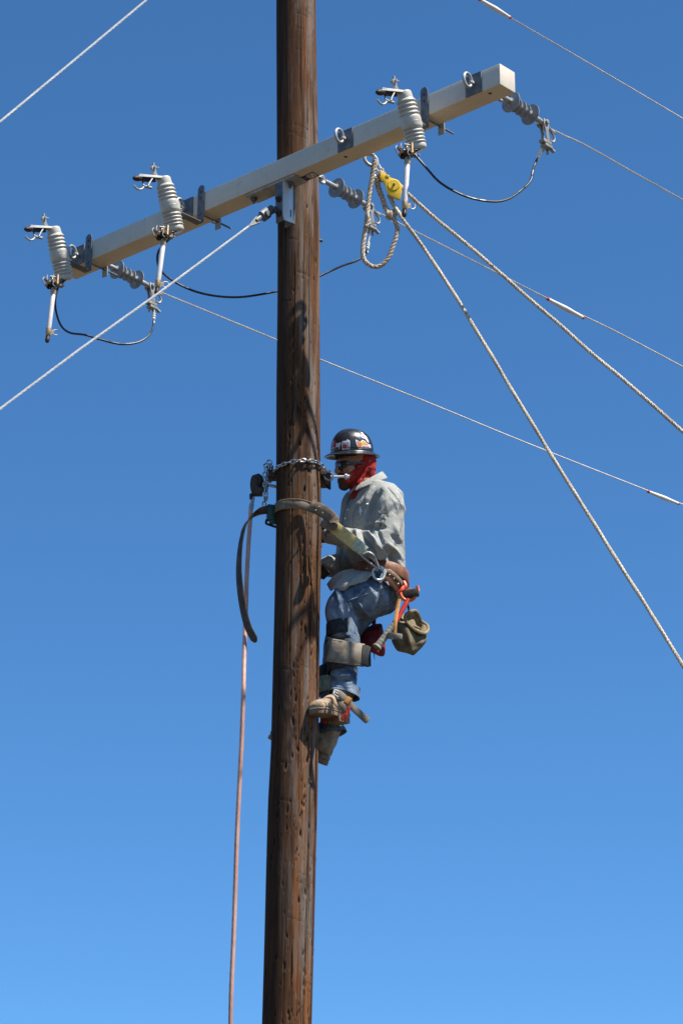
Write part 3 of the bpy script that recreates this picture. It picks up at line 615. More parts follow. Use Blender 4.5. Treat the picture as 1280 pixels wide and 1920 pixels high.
def jumper(pts, tail, label, rad=.0062):
    root = thing('jumper_cable', pts[0], label, 'cable', 'black jumper cables between cutouts and insulators')
    MB().tube(catmull(pts + [tail[-1]], 8), rad, 9).build('cable', M['rubber'], root)
    m = MB(); m.tube(tail, .0048, 8); e = tail[-1]; d = (tail[-1] - tail[0]).normalized()
    m.build('bare_tail', M['alu'], root)
    m = MB(); q = e - d * .045
    m.lathe(q, d, [(0, .007), (.002, .0105), (.010, .0105), (.012, .007), (.016, .0115), (.024, .0115), (.026, .008), (.030, .0105), (.040, .0105), (.048, .006)], 14); m.tube([e, e + d * .02 + V((.006, 0, 0))], .005, 7); m.build('connector', M['white'], root)
def lerp_y(pxs, y0, y1): n = len(pxs) - 1; return [U(x, y, y0 + (y1 - y0) * i / n) for i, (x, y) in enumerate(pxs)]
tl = [U(1015, 277, de_pt(0, DD * .36).y), U(1008, 296, de_pt(0, DD * .36).y)]
q = cut_pt(0, Hn + V((-.035, .03, -.015)))
jumper([q] + lerp_y([(800, 316), (822, 340), (850, 358), (885, 372), (925, 378), (952, 373), (975, 358), (993, 340), (998, 320), (1003, 306)], q.y, tl[1].y), tl, 'black jumper cable looping under the bright end of the crossarm')
tl = [U(695, 428, de_pt(1, DD * .36).y), U(688, 468, de_pt(1, DD * .36).y)]
q = cut_pt(1, Hn + V((-.025, .015, -.02)))
jumper([q] + lerp_y([(298, 470), (296, 495), (306, 512), (330, 530), (365, 546), (405, 555), (450, 557), (500, 550), (540, 541), (575, 528), (605, 515), (640, 499), (668, 489), (684, 478)], q.y, tl[1].y), tl, 'black jumper cable running behind the pole')
tl = [U(290, 574, de_pt(2, DD * .36).y), U(288, 600, de_pt(2, DD * .36).y)]
q = cut_pt(2, Hn + V((-.03, .02, -.02)))
jumper([q] + lerp_y([(104, 565), (107, 590), (116, 612), (132, 624), (160, 628), (190, 637), (225, 645), (255, 643), (275, 633), (285, 620), (288, 606)], q.y, tl[1].y), tl, 'black jumper cable hanging below the left end of the crossarm')
def guy(p0, pxs, label, far, fit):
    root = thing('guy_wire', p0, label, 'guy wire', 'guy wires running down to the left')
    pts = wire_pts(p0, pxs, 0)[:-1]; d = (pts[-1] - pts[-2]).normalized(); end = pts[-1] + d * (pts[-1].z / -d.z)
    m = MB(); m.rope(pts, .0064, .2, 6, 5, .035, .6, .42); m.tube([pts[-1], end], .007, 6); m.build('strand', M['guy'], root)
    d0 = (pts[1] - pts[0]).normalized()
    if fit:
        m = MB(); bk = p0 - d0 * .185; sdv = d0.cross(AX).normalized()
        m.tube(catmull([bk + d0 * .0, bk + d0 * .05, bk + d0 * .11, bk + d0 * .17]), [.024] * 8 + [.031] * 9 + [.014] * 8, 12, flat=.6, up=AX); m.cyl(bk + d0 * .085 - AX * .035, bk + d0 * .085 + AX * .03, .018, 8); m.cyl(bk + d0 * .01 - AX * .03, bk + d0 * .01 + AX * .03, .011, 8)
        m.build('clevis', M['dark_galv'], root)
        m = MB(); q = bk + d0 * .155
        for sg in (-1, 1): m.tube([q + sdv * .016 * sg, q + d0 * .06 + sdv * .006 * sg, q + d0 * .10], [.006, .006, .006], 8)
        m.build('thimble', M['dark_galv'], root)
g0 = A(.03, -.046 - .10, zb - .10); g0 = plane_hit(478, 416, A(.03), AX)
guy(g0, [(300, 548), (150, 655), (-5, 771)], 'thick guy wire descending left from the bracket under the crossarm', 0, True)
guy(V((tp.x, 0, zt)) - NX * .10, [(275, 0), (130, 121), (-5, 233)], 'guy wire crossing the upper left corner above the crossarm', 0, False)

# ------------------------------------------------------------------ hand line: ring, sling, block, rope
ey = A(EBS[1], AW / 2 + .10, -.004)
rg = thing('shackle', ey, 'galvanized ring and shackle under the crossarm holding the rope sling', 'shackle')
yb = ey.y + .07
m = MB(); m.torus(U(695, 300, yb), V((.35, -1, .1)), .033, .0095, 28, 9, 1.15); m.build('ring', M['galv'], rg)
m = MB(); m.torus(U(707, 313, yb - .01), V((.7, -.6, .2)), .026, .0068, 24, 8, 1.3); m.torus(U(703, 324, yb), V((.3, -1, 0)), .016, .0055, 22, 8, 1.4); m.cyl(U(698, 331, yb - .03), U(708, 336, yb), .007, 8); m.build('bow', M['bright_steel'], rg)
sl = thing('rope_sling', U(690, 400, yb), 'thick worn rope sling looped below the crossarm with a knot', 'rope')
def P_(lst, y): return catmull([U(a, b, y + (c[0] if c else 0)) for a, b, *c in lst], 8)
m = MB()
m.rope(P_([(702, 300), (699, 320), (695, 350), (690, 385), (686, 420), (681, 455), (680, 478), (686, 492), (700, 500), (714, 498), (728, 483), (737, 460), (744, 437), (744, 425), (738, 411), (733, 402)], yb - .04), .0125, .07)
m.rope(P_([(704, 302), (697, 335), (691, 372), (688, 400), (691, 412), (687, 425)], yb - .055), .012, .07)
m.rope(P_([(707, 338), (709, 352), (716, 370), (722, 388), (728, 400), (733, 408)], yb - .045), .0150, .075)
m.build('loop', M['rope'], sl)
m = MB(); kc = U(733, 403, yb - .045)
for k in range(5):
    nn = V((math.sin(k * 1.9), math.cos(k * 2.3), math.sin(k * 1.1 + .5))); m.rope([kc + (V((math.cos(t), 0, math.sin(t))) * .020 + nn * .006 * math.sin(2 * t)) for t in [2 * math.pi * i / 22 for i in range(23)]] if k % 2 else
           [kc + (V((math.cos(t) * .5, math.cos(t) * .7, math.sin(t))) * .020 + V((.004 * k - .008, 0, 0))) for t in [2 * math.pi * i / 22 for i in range(23)]], .0085, .05)
for k in range(7):
    a = k * 2.4; m.tube([kc + V((math.cos(a), -.3, math.sin(a))) * .02, kc + V((math.cos(a), -.3, math.sin(a) - .3)) * (.034 + .004 * (k % 3))], [.002, .001], 5)
m.build('knot', M['rope'], sl)
m = MB()
for k in range(4):
    c_ = U(712 + k * 1.6, 328 + k * 1.4, yb - .03); m.rope([c_ + V((math.cos(t) * .010, math.sin(t) * .024, math.cos(t) * .020)) for t in [2 * math.pi * i / 20 for i in range(21)]], .0075, .05)
m.rope(P_([(716, 316), (717, 324), (714, 334)], yb - .045), .009, .05); m.build('lashing', M['rope'], sl)
pb = thing('pulley_block', U(735, 352, yb - .04), 'yellow plastic pulley block hanging under the crossarm', 'pulley')
ol = [(713, 324), (722, 326), (731, 332), (745, 337), (752, 345), (753, 358), (750, 374), (742, 372), (730, 366), (724, 357), (722, 347), (719, 340), (714, 339), (712, 331)]
for nm, y0, th in (('cheek', -.075, .016), ('cheek', -.035, .016)):
    MB().prism([U(a, b, yb + y0) for a, b in ol], (0, th, 0), .004).build(nm, M['yellow'], pb)
m = MB(); cc = U(738, 350, yb - .055); m.cyl(cc - V((0, .024, 0)), cc + V((0, .03, 0)), .034, 28); m.build('sheave_boss', M['yellow'], pb)
m = MB(); m.cyl(cc - V((0, .030, 0)), cc + V((0, .03, 0)), .0065, 12); m.build('axle', M['rust'], pb)
m = MB(); m.box(U(719, 333, yb - .052), (.014, 0, .004), (0, .022, 0), (-.004, 0, .017), .003); m.box(U(726, 334, yb - .052), (.010, 0, -.004), (0, .026, 0), (.002, 0, .008), .003); m.build('becket', M['yellow'], pb)
hl = thing('hand_line', U(760, 362, yb - .055), 'long pale rope running from the yellow pulley down to the lower right', 'rope')
def line_rope(pxs, ys, rad):
    vis = resample(catmull([U(a, b, y) for (a, b), y in zip(pxs, ys)], 24), .05); vis = [p + V((noise.noise(p * 3.1), noise.noise(p * 2.7 + V((5, 0, 0))), noise.noise(p * 2.9 + V((0, 7, 0))))) * .006 for p in vis]; m = MB(); m.rope(vis, rad, rad * 6, 3, 6); d = (vis[-1] - vis[-4]).normalized(); d = (d + V((0, 0, -.05))).normalized()
    m.tube([vis[-1], vis[-1] + d * (vis[-1].z / -d.z)], rad, 8); return m
line_rope([(748, 346), (762, 361), (850, 437), (960, 533), (1090, 645), (1180, 722), (1290, 820)], [yb - .055, yb - .06, -.35, -.5, -.65, -.8, -.95], .0098).build('hauling_line', M['rope2'], hl)
line_rope([(729, 366), (737, 382), (752, 405), (800, 474), (850, 551), (920, 667), (1000, 800), (1090, 947), (1180, 1088), (1290, 1264)], [yb - .05, yb - .05, yb - .06, -.35, -.42, -.5, -.6, -.72, -.85, -1.0], .0098).build('return_line', M['rope2'], hl)
m = MB(); m.rope(P_([(731, 368), (736, 380), (744, 394), (752, 404), (744, 399), (736, 402)], yb - .05), .010, .06); m.build('tie_off', M['rope'], hl)
# ------------------------------------------------------------------ chain round the pole, pole clamp, hose
def links(m, path, pitch, Ln, Wd, r, roll=0.0):
    pts = resample(path, pitch); T, N, B = frames(pts)
    for i, (p, t, n, b) in enumerate(zip(pts, T, N, B)):
        a = roll + (math.pi / 2 if i % 2 else 0) + rng.uniform(-.25, .25); x = n * math.cos(a) + b * math.sin(a); h = (Ln - Wd) / 2; rr = Wd / 2 - r; lp = []
        for k in range(9): q = -math.pi / 2 + math.pi * k / 8; lp.append(p + t * (h + math.cos(q) * rr) + x * math.sin(q) * rr)
        for k in range(9): q = math.pi / 2 + math.pi * k / 8; lp.append(p + t * (-h + math.cos(q) * rr) + x * math.sin(q) * rr)
        m.tube(lp, r, 6, closed=True, up=t.cross(x))
zch = U(560, 863, -.135).z
ch = thing('chain', on_pole(zch, 0, .01), 'shiny steel chain wrapped round the pole just above the brown strap', 'chain')
m = MB(); links(m, [on_pole(zch + .012 * math.sin(R(d * 1.3)), d, .011) for d in range(-130, 215, 6)], .0262, .038, .025, .0043); m.build('wrap', M['chain'], ch)
m = MB(); tl0 = on_pole(zch, -92, .02)
links(m, catmull([tl0, U(508, 874, .0), U(499, 872, -.01), U(496, 885, -.015), U(497, 915, -.015), U(495, 946, -.015)]), .0262, .038, .025, .0043)
links(m, catmull([U(503, 876, .0), U(501, 890, .005), U(500, 912, .005), U(499, 934, .0)]), .0262, .038, .025, .0043, .7); m.torus(U(505, 867, -.005), (.3, -1, .1), .013, .0038, 20, 7); m.build('tail', M['chain'], ch)
pcm = thing('pole_clamp', U(484, 910, .03), 'rusty pole clamp with round housing on the left and bolt on the right', 'pole clamp')
m = MB(); hc = U(483, 909, .03)
prf = [(-.032, .018), (-.030, .034), (-.024, .042), (.010, .043), (.022, .036), (.026, .020)]
rs = []
for d, q in prf: rs.append([hc + V((.82, -.57, 0)) * d * .95 + V((-.57, -.82, 0)) * math.cos(t_) * q * .82 + V((0, 0, 1)) * math.sin(t_) * q * 1.42 for t_ in [2 * math.pi * k / 26 for k in range(26)]])
m.rings(rs); m.box(hc + V((.012, -.02, -.048)), (.024, 0, 0), (0, .02, 0), (0, 0, .02), .005); m.cyl(hc + V((-.030, -.01, -.062)), hc + V((-.008, -.01, -.050)), .011, 8); m.cyl(hc + V((-.034, -.01, -.085)), hc + V((-.034, -.01, -.055)), .008, 8); m.torus(hc + V((-.005, -.032, .012)), V((-.5, -.85, 0)), .022, .005, 20, 7); m.build('housing', M['rust'], pcm)
m = MB(); m.box(U(513, 890, .03), (.028, 0, 0), (0, .035, 0), (0, 0, .026), .006); m.box(U(560, 890, .165), (.15, 0, 0), (0, .014, 0), (0, 0, .02), .004); m.box(U(505, 890, .10), (.012, 0, 0), (0, .07, 0), (0, 0, .02), .004); m.build('frame', M['rust'], pcm)
m = MB(); m.cyl(U(496, 908, .03), U(524, 914, .05), .0085, 12); m.build('rod', M['bright_steel'], pcm)
m = MB(); qz = U(617, 895, -.02)
m.prism([qz + V((-.014, 0, .034)), qz + V((.004, 0, .040)), qz + V((.009, 0, .036)), qz + V((.009, 0, -.044)), qz + V((.002, 0, -.048)), qz + V((-.020, 0, -.032)), qz + V((-.026, 0, .008))], (0, .012, 0), .002)
m.prism([qz + V((-.014, .05, .034)), qz + V((.004, .05, .040)), qz + V((.009, .05, .036)), qz + V((.009, .05, -.044)), qz + V((.002, .05, -.048)), qz + V((-.020, .05, -.032))], (0, .012, 0), .002)
m.box(qz + V((.004, .03, 0)), (.005, 0, 0), (0, .032, 0), (0, 0, .040), .002); m.cyl(qz + V((-.038, .03, -.004)), qz + V((-.01, .03, -.004)), .020, 8); m.box(U(606, 897, .06), (.018, 0, 0), (0, .10, 0), (0, 0, .018), .004); m.build('jaw', M['rust'], pcm)
m = MB(); m.cyl(U(616, 894, .0), U(648, 893.5, .0), .0062, 12); m.cyl(U(646, 893.5, .0), U(651, 893.5, .0), .0145, 6); m.cyl(U(650.5, 893.5, 0), U(655, 893.5, 0), .010, 10); m.build('bolt', M['bright_steel'], pcm)
m = MB(); m.torus(U(616, 893, -.022), (0, 1, 0), .021, .005, 18, 7, 1.2); m.build('shackle_pin', M['cast'], pcm)
hs_ = thing('hose', U(474, 934, .03), 'long pinkish brown hose hanging from the clamp left of the pole', 'hose')
m = MB(); m.cyl(U(475, 930, .03), U(471, 952, .03), .0095, 12); m.cyl(U(472, 944, .03), U(470.5, 955, .03), .0125, 8); m.build('coupling', M['galv'], hs_)
hp = [(471, 952), (468, 985), (465, 1030), (462.5, 1090), (460.5, 1150), (458.5, 1220), (456, 1300), (453, 1390), (448.5, 1480), (444.5, 1570), (441, 1660), (437.5, 1760), (434, 1860), (431.5, 1940)]
vis = catmull([U(x + rng.uniform(-.5, .5), y, float(np.interp(y, [1000, 1180, 1300], [.03, .01, -.07]))) for x, y in hp], 8); d_ = (vis[-1] - vis[-5]).normalized()
m = MB(); m.rope(vis, .0113, .16, 3, 8, .02, .10, .93); m.tube([vis[-1], vis[-1] + d_ * (vis[-1].z / -d_.z)], .011, 10); m.build('hose_body', M['copper'], hs_)

# ------------------------------------------------------------------ safety strap
ss = thing('safety_strap', U(560, 950, -.14), 'brown leather safety strap looped round the pole with yellow webbing to the belt', 'safety strap')
lead = catmull([U(518, 958, .03), U(516.5, 953, -.02), U(523, 948, -.085), U(538, 945, -.122), U(560, 945, -.140), U(580, 950, -.138), U(598, 957, -.150), U(611, 965, -.168), U(621, 975, -.182)], 8)
MB().ribbon(lead, V((0, 0, 1)), .053, .008).build('leather_band', M['leather'], ss)
MB().tube([p + V((0, -.004, .0245)) for p in lead[4:-4]], .0022, 5).build('stitching', M['canvas_edge'], ss)
fold = catmull([U(582, 947, -.150), U(598, 953, -.165), U(612, 961, -.182), U(623, 971, -.196), U(628, 980, -.196), U(625, 985, -.186), U(616, 984, -.170), U(604, 977, -.155)], 8)
MB().ribbon(fold, [V((-.10 * i / len(fold), 0, 1)) for i in range(len(fold))], .055, .007).build('leather_fold', M['leather'], ss)
m = MB()
for x, y in ((588, 944), (592, 957), (598, 950), (605, 962)): p = U(x, y, -.172); m.cyl(p, p + V((0, -.006, 0)), .0042, 10)
m.build('rivet', M['bronze'], ss)
wb = catmull([U(612, 976, -.150), U(626, 988, -.158), U(650, 1007, -.165), U(672, 1025, -.160), U(690, 1040, -.150)], 8); wdir = V((.45, -.25, .85))
MB().ribbon(wb[:-8], wdir, .064, .006).build('webbing', M['web'], ss)
MB().ribbon(wb[-12:-3], wdir, .058, .009).build('stitched_end', M['webgreen'], ss)
m = MB(); e0 = 0
for p, q in (((684, 1032), (703, 1053)), ((677, 1042), (700, 1061))): m.tube([U(*p, -.150), U(*q, -.130)], .0055, 8)
m.tube(catmull([U(681, 1039, -.152), U(690, 1036, -.155), U(699, 1041, -.145), U(704, 1052, -.11), U(708, 1062, -.08), U(706, 1070, -.062)]), .0075, 9)
m.tube(catmull([U(700, 1060, -.10), U(704, 1064, -.085), U(708, 1062, -.075)]), .006, 8); m.build('snap_hook', M['galv'], ss)
m = MB(); bk = U(509, 962, .0); m.box(bk, (.024, .006, 0), (-.004, .016, 0), (0, 0, .043), .004); m.box(U(512, 977, .0), (.020, .004, 0), (0, .012, 0), (0, 0, .016), .004); m.build('buckle', M['darkgreen'], ss)
m = MB(); m.tube(catmull([U(500, 974, .0), U(499, 981, .0), U(505, 984, .01), U(520, 989, .05)]), .0065, 8); m.tube([U(499, 977, 0), U(513, 971, 0)], .006, 8); m.build('loop_ring', M['rust'], ss)
tp_ = catmull([U(521, 955, .03), U(510, 955, .0), U(499, 956, -.018), U(487, 959, -.025), U(474, 967, -.03), U(463, 979, -.03), U(455, 1000, -.03), U(450, 1030, -.03), U(448, 1065, -.03), U(450, 1100, -.03), U(456, 1140, -.03), U(465, 1175, -.03), U(480, 1204, -.03)], 8)
nn_ = len(tp_); wds = []
for i in range(nn_):
    u = i / (nn_ - 1)
    k = min(1, max(0, (u - .08) / .34)); a0 = V((0, -.25, 1)); a1 = V((.42, -.9, .15)); a2 = V((.86, -.5, .1)); v_ = a0.lerp(a1, k) if u < .42 else a1.lerp(a2, min(1, (u - .42) / .4)); wds.append(v_)
tlw = [.048 - .007 * min(1, i / (nn_ * .3)) for i in range(nn_)]; tlw[-1] = .016; tlw[-2] = .032; tlw[-3] = .042
i0, i1 = int(nn_ * .22), int(nn_ * .50); MB().tube([tp_[i] - V(wds[i]).normalized() * tlw[i] * .5 + V((-.001, -.003, 0)) for i in range(i0, i1)], .0032, 6).build('raw_edge', M['canvas_edge'], ss)
le = MB().ribbon(tp_, wds, tlw, .0065).build('loose_end', M['shadedleather'], ss)
for k in (-4, -14, -20, -26):
    p = tp_[k]; d = (tp_[k] - tp_[k - 1]).normalized(); nn = d.cross(V(wds[k])).normalized(); m = MB(); m.cyl(p - nn * .0042, p + nn * .0042, .0045 if k > -5 else .003, 10); m.build('punched_hole', M['rubber'], le)
# ------------------------------------------------------------------ the lineman (he hangs behind and to the right of the pole)
_U0 = U
def U(px, py, y=0.0): return _U0(px, py, y + .20)
def LY(py): return float(np.interp(py, [1140, 1170, 1205, 1240, 1287, 1310], [-.175, -.17, -.17, -.175, -.185, -.19]))
per = thing('person', U(700, 1090, 0), 'lineman in black hard hat and grey shirt climbing the pole with a harness', 'person')
FT = V((-.80, -.60, 0)); RT = V((-.60, .80, 0)); ZZ = V((0, 0, 1))       # where the chest faces, and his right
def ell(c, lat, dep, fx=0.0, tilt=0.0, n=40, sq=2.3):
    out = []
    for k in range(n):
        t_ = 2 * math.pi * k / n; cs, sn = math.cos(t_), math.sin(t_)
        x = math.copysign(abs(cs) ** (2 / sq), cs) * lat; y = math.copysign(abs(sn) ** (2 / sq), sn) * dep
        out.append(c + RT * x + FT * (y + fx) + ZZ * (-tilt * y))
    return out
def limb(m, pts, seg=22):
    P = catmull([p for p, _ in pts], 6); L = arclen([p for p, _ in pts]); Lp = arclen(P)
    rr = np.interp(np.array(Lp) / Lp[-1], np.array(L) / L[-1], [q for _, q in pts]).tolist()
    m.tube(P, rr, seg); m.sphere(P[0], rr[0] * .98); m.sphere(P[-1], rr[-1] * .98); return m
def organic(name, m, vox, mat, parent, strokes=(), nz=(), it=4, smooth=180):
    co, no, fs = remesh(m, vox, it)
    if strokes or nz: co = sculpt(co, no, strokes, nz)
    o = finish(name, co.tolist(), fs, mat, parent, smooth); return o, bvh(co, fs)

# --- head axes
HU = V((-.03, -.25, 1)).normalized(); HF = V((-.87, -.47, -.08)); HF = (HF - HU * HF.dot(HU)).normalized(); HLf = HU.cross(HF)
HO = U(665, 873, -.01)
def H(f, l, u): return HO + HF * f + HLf * l + HU * u
HX = (HF, HLf, HU)
# --- body: head, neck, trunk, arms and hands as one skin
SHL, ELL, WRL = U(729, 934, -.165), U(714, 1028, -.255), U(620, 1004, -.115)
SHR, ELR, WRR = U(664, 945, .16), U(648, 1056, .12), U(607, 1072, -.045)
m = MB()
m.sphere(H(-.008, 0, .045), .098, .077, .085, HX); m.sphere(H(.030, 0, -.050), .060, .056, .074, HX); m.sphere(H(.066, 0, -.104), .026, .030, .024, HX)
m.sphere(H(.082, 0, .024), .018, .052, .014, HX); m.tube([H(.088, 0, .012), H(.104, 0, -.012), H(.112, 0, -.034)], [.008, .010, .0135], 12); m.sphere(H(.110, 0, -.034), .0135)
for s in (-1, 1):
    m.sphere(H(.104, .011 * s, -.038), .011); m.sphere(H(.058, .040 * s, -.024), .034); m.sphere(H(-.008, .068 * s, -.012), .020, .010, .030, HX)
m.sphere(H(.089, 0, -.066), .012, .025, .009, HX); m.sphere(H(.086, 0, -.078), .012, .022, .009, HX)
m.tube([H(-.02, 0, -.06), H(-.03, 0, -.12), U(690, 935, 0)], [.062, .060, .075], 18)
m.rings([ell(U(690, 930, 0), .09, .06), ell(U(698, 960, 0), .14, .08), ell(U(700, 1020, 0), .12, .085), ell(U(708, 1085, 0), .12, .085)])
for a, b, c in ((SHL, ELL, WRL), (SHR, ELR, WRR)): limb(m, [(a, .055), (a.lerp(b, .5), .044), (b, .034), (b.lerp(c, .4), .034), (c, .024)])
def hand(m, wr, pd, kn, th, curl=.9, sc=1.0, g=0.0):
    "pd: palm direction, kn: direction of the back of the hand, th: side of the thumb; g thickens for a glove"
    pd, kn, th = pd.normalized(), kn.normalized(), th.normalized(); c = wr + pd * .048 * sc
    m.sphere(c, .052 * sc, .040 * sc, (.016 + g) * sc, (pd, th, kn)); m.tube([wr - pd * .02, wr + pd * .03], [(.027 + g) * sc, (.028 + g) * sc], 12)
    for k, (o_, L) in enumerate(((.030, .074), (.010, .083), (-.011, .077), (-.030, .060))):
        p = wr + pd * .088 * sc + th * o_ * sc; q = [p - pd * .03, p]; ang = .15
        for j, fr in enumerate((.45, .32, .23)): ang += curl * (.75 if j else .55) + .06 * k; q.append(q[-1] + (pd * math.cos(ang) - kn * math.sin(ang)) * L * fr * sc)
        m.tube(q, [(.0088 + g) * sc, (.0092 + g) * sc, (.0085 + g) * sc, (.0078 + g) * sc, (.0065 + g) * sc], 9); m.sphere(q[-1], (.0065 + g) * sc, seg=9, n=6)
    p = wr + pd * .025 * sc + th * .030 * sc; q = [p, p + (th * .8 + pd * .5) * .032 * sc, p + (th * .9 + pd * 1.35 - kn * .5) * .045 * sc, p + (th * .7 + pd * 2.0 - kn * 1.0) * .045 * sc]
    m.tube(q, [(.014 + g) * sc, (.0115 + g) * sc, (.010 + g) * sc, (.0075 + g) * sc], 9); m.sphere(q[-1], (.0075 + g) * sc, seg=9, n=6)
LH = (WRL, V((-.80, .45, .12)), V((-.45, -.80, .25)), V((-.05, .1, 1))); RH = (WRR, V((-.72, .25, -.55)), V((-.2, .8, .5)), V((.1, -.5, .8)))
for h_ in (LH, RH): hand(m, *h_, 1.0, .95)
organic('body', m, .0042, M['skin'], per, nz=[((60, 60, 60), .0006)], it=2)
m = MB()
for s in (-1, 1): m.sphere(H(.078, .031 * s, -.001), .0125)
eyes = [MB().sphere(H(.078, .031 * s, -.001), .0125) for s in (-1, 1)]
for e_, s in zip(eyes, (-1, 1)):
    eo = e_.build('eye', M['st_white'], per, 180); MB().sphere(H(.0865, .031 * s, -.002), .0058).build('iris', M['hair'], eo, 180)
# beard, glasses, bandana
m = MB(); m.sphere(H(.056, 0, -.084), .046, .048, .040, HX); m.sphere(H(.068, 0, -.108), .030, .036, .029, HX); m.sphere(H(.088, 0, -.052), .014, .028, .008, HX)
organic('beard', m, .0045, M['hair'], per, nz=[((120, 120, 120), .002)], it=1)
gp = catmull([H(-.012, .083, .004), H(.045, .083, .002), H(.074, .070, -.002), H(.094, .044, -.004), H(.103, .016, -.003), H(.105, 0, .002), H(.103, -.016, -.003), H(.094, -.044, -.004), H(.074, -.070, -.002), H(.045, -.083, .002), H(-.012, -.083, .004)], 6)
n_ = len(gp); gw = []
for i in range(n_):
    u = abs(i / (n_ - 1) - .5) * 2; gw.append(.016 if u < .06 else .026 if u < .14 else .038 if u < .46 else .034 if u < .56 else .014 if u < .66 else .009)
gl = MB().ribbon(gp, HU, gw, .0035).build('sunglasses', M['glass'], per, 50)
m = MB(); m.tube([p + HU * (w_ / 2) for p, w_ in zip(gp, gw)][6:-6], .0022, 7); m.build('glasses_rim', M['rubber'], gl)
def hring(c, rf, rl, sh=0.0, n=36): return [c + HF * (math.cos(t_) * rf + sh) + HLf * math.sin(t_) * rl for t_ in [2 * math.pi * k / n for k in range(n)]]
m = MB(); m.rings([hring(U(680, 936, 0), .066, .064), hring(U(680, 924, 0), .068, .066), hring(U(680, 912, 0), .071, .067), hring(U(670, 908, 0), .088, .068), hring(U(668, 900, 0), .096, .072), hring(U(669, 891, -.003), .096, .075), hring(U(679, 880, -.005), .072, .078), hring(U(681, 866, -.006), .064, .079), hring(U(679, 853, -.008), .066, .077)])
m.rings([hring(U(693, 906, -.005), .024, .028), hring(U(690, 889, -.008), .036, .045), hring(U(684, 868, -.01), .044, .052)])
bst = [([(700, 862), (690, 880), (684, 905)], -.007, 4), ([(694, 870), (682, 890), (668, 910)], .006, 3.5), ([(686, 872), (672, 893), (658, 912)], -.006, 3.5), ([(697, 880), (690, 895), (676, 915)], .006, 3), ([(655, 898), (664, 912), (668, 930)], -.006, 4), ([(676, 866), (660, 885), (652, 900)], .005, 4), ([(666, 925), (676, 912), (690, 898)], .006, 3)]
organic('bandana', m, .0042, M['bandana'], per, [(a, b * 1.7, c) for a, b, c in bst], [((22, 22, 22), .003), ((60, 60, 60), .0012)], 3)

# --- hard hat
HB = U(660, 853, -.02)
def hat_ring(a, b, u, n=64, bill=0.0): return [HB + HF * (math.cos(t_) * (a + bill * max(0, math.cos(t_)) ** 3)) + HLf * math.sin(t_) * b + HU * u for t_ in [2 * math.pi * k / n for k in range(n)]]
hh = MB(); rs = [hat_ring(.106, .090, .004), hat_ring(.113, .098, .010)]
for k in range(0, 25):
    t_ = k / 24 * .995; q = (1 - t_ ** 2.7) ** .5; ring = hat_ring(.117 * q, .101 * q, .012 + .126 * t_)
    for i, p in enumerate(ring):
        l = (p - HB).dot(HLf); r_ = .0045 * math.exp(-(l / .012) ** 4) * min(1, max(0, (t_ - .35) * 4)) + .0028 * math.exp(-((abs(l) - .045) / .012) ** 2) * min(1, max(0, (t_ - .45) * 4))
        ring[i] = p + HU * r_ + HF * r_ * .3
    rs.append(ring)
hh.rings(rs); hat = hh.build('hard_hat', M['hat'], per, 50)
dome = bvh([v for v in hh.v], hh.f)
m = MB(); rs = [hat_ring(.110, .094, .012), hat_ring(.118, .1035, .0135), hat_ring(.1185, .104, .009), hat_ring(.130, .111, .004, bill=.002), hat_ring(.143, .121, -.003, bill=.004), hat_ring(.1505, .1265, -.0085, bill=.005), hat_ring(.1525, .1285, -.0095, bill=.005), hat_ring(.1525, .1285, -.0130, bill=.005), hat_ring(.149, .125, -.0125, bill=.005), hat_ring(.140, .118, -.007, bill=.004), hat_ring(.125, .106, -.001), hat_ring(.104, .088, .002)]
m.rings(rs, caps=False); m.build('brim', M['hat'], hat, 60)
m = MB(); m.rings([hat_ring(.116, .1005, .024), hat_ring(.1195, .1035, .0255), hat_ring(.1195, .1035, .0275), hat_ring(.116, .1005, .029)]); m.build('rim_groove', M['hat'], hat, 40)
m = MB()
for px, py in ((677, 846), (697, 850)):
    p = on(dome, px, py, .002)
    if p: m.box(p, HF * .004, HLf * .004, HU * .010, .001)
m.build('slot', M['rubber'], hat)
m = MB(); m.rings([hring(HB + HU * .0 - HF * .0, .092, .080), hring(HB - HU * .018, .095, .082)], caps=False); m.build('headband', M['blackcloth'], hat)
def decal(name, pl, off, mat, parent, bv=None, sub=3):
    bv = bv or dome; c = np.array(pl, float).mean(0); vs, fs = [], []; pts = []
    for a, b in zip(pl, pl[1:] + pl[:1]):
        for k in range(sub): pts.append((a[0] + (b[0] - a[0]) * k / sub, a[1] + (b[1] - a[1]) * k / sub))
    lay = [[on(bv, c[0] + (x - c[0]) * q, c[1] + (y - c[1]) * q, off) for x, y in pts] for q in (1, .66, .33)]; cc = on(bv, c[0], c[1], off)
    if cc is None: return None
    n = len(pts); vs = [p if p is not None else cc for L_ in lay for p in L_] + [cc]
    for i in range(n):
        j = (i + 1) % n
        for r0 in range(2): fs.append((r0 * n + i, r0 * n + j, (r0 + 1) * n + j, (r0 + 1) * n + i))
        fs.append((2 * n + i, 2 * n + j, 3 * n))
    return MB().add(vs, fs).build(name, mat, parent, 180)
def circ(x, y, r, n=14): return [(x + r * math.cos(2 * math.pi * k / n), y + r * math.sin(2 * math.pi * k / n)) for k in range(n)]
st = decal('square_sticker', [(640.5, 829), (643, 827), (654, 826), (656, 827.5), (656, 846), (654, 848), (640.5, 848.5)], .0012, M['st_white'], hat)
decal('sticker_field', [(642, 830.5), (654, 829), (654.6, 845.5), (642, 847)], .0017, M['st_grey'], st)
decal('sticker_ring', circ(646.3, 837.2, 5.6), .0021, M['st_white'], st); decal('sticker_disc', circ(646.3, 837.2, 4.6), .0025, M['st_red'], st)
decal('sticker_flag', [(650, 824), (656, 826), (655, 827.5), (650, 826)], .0014, M['st_white'], hat)
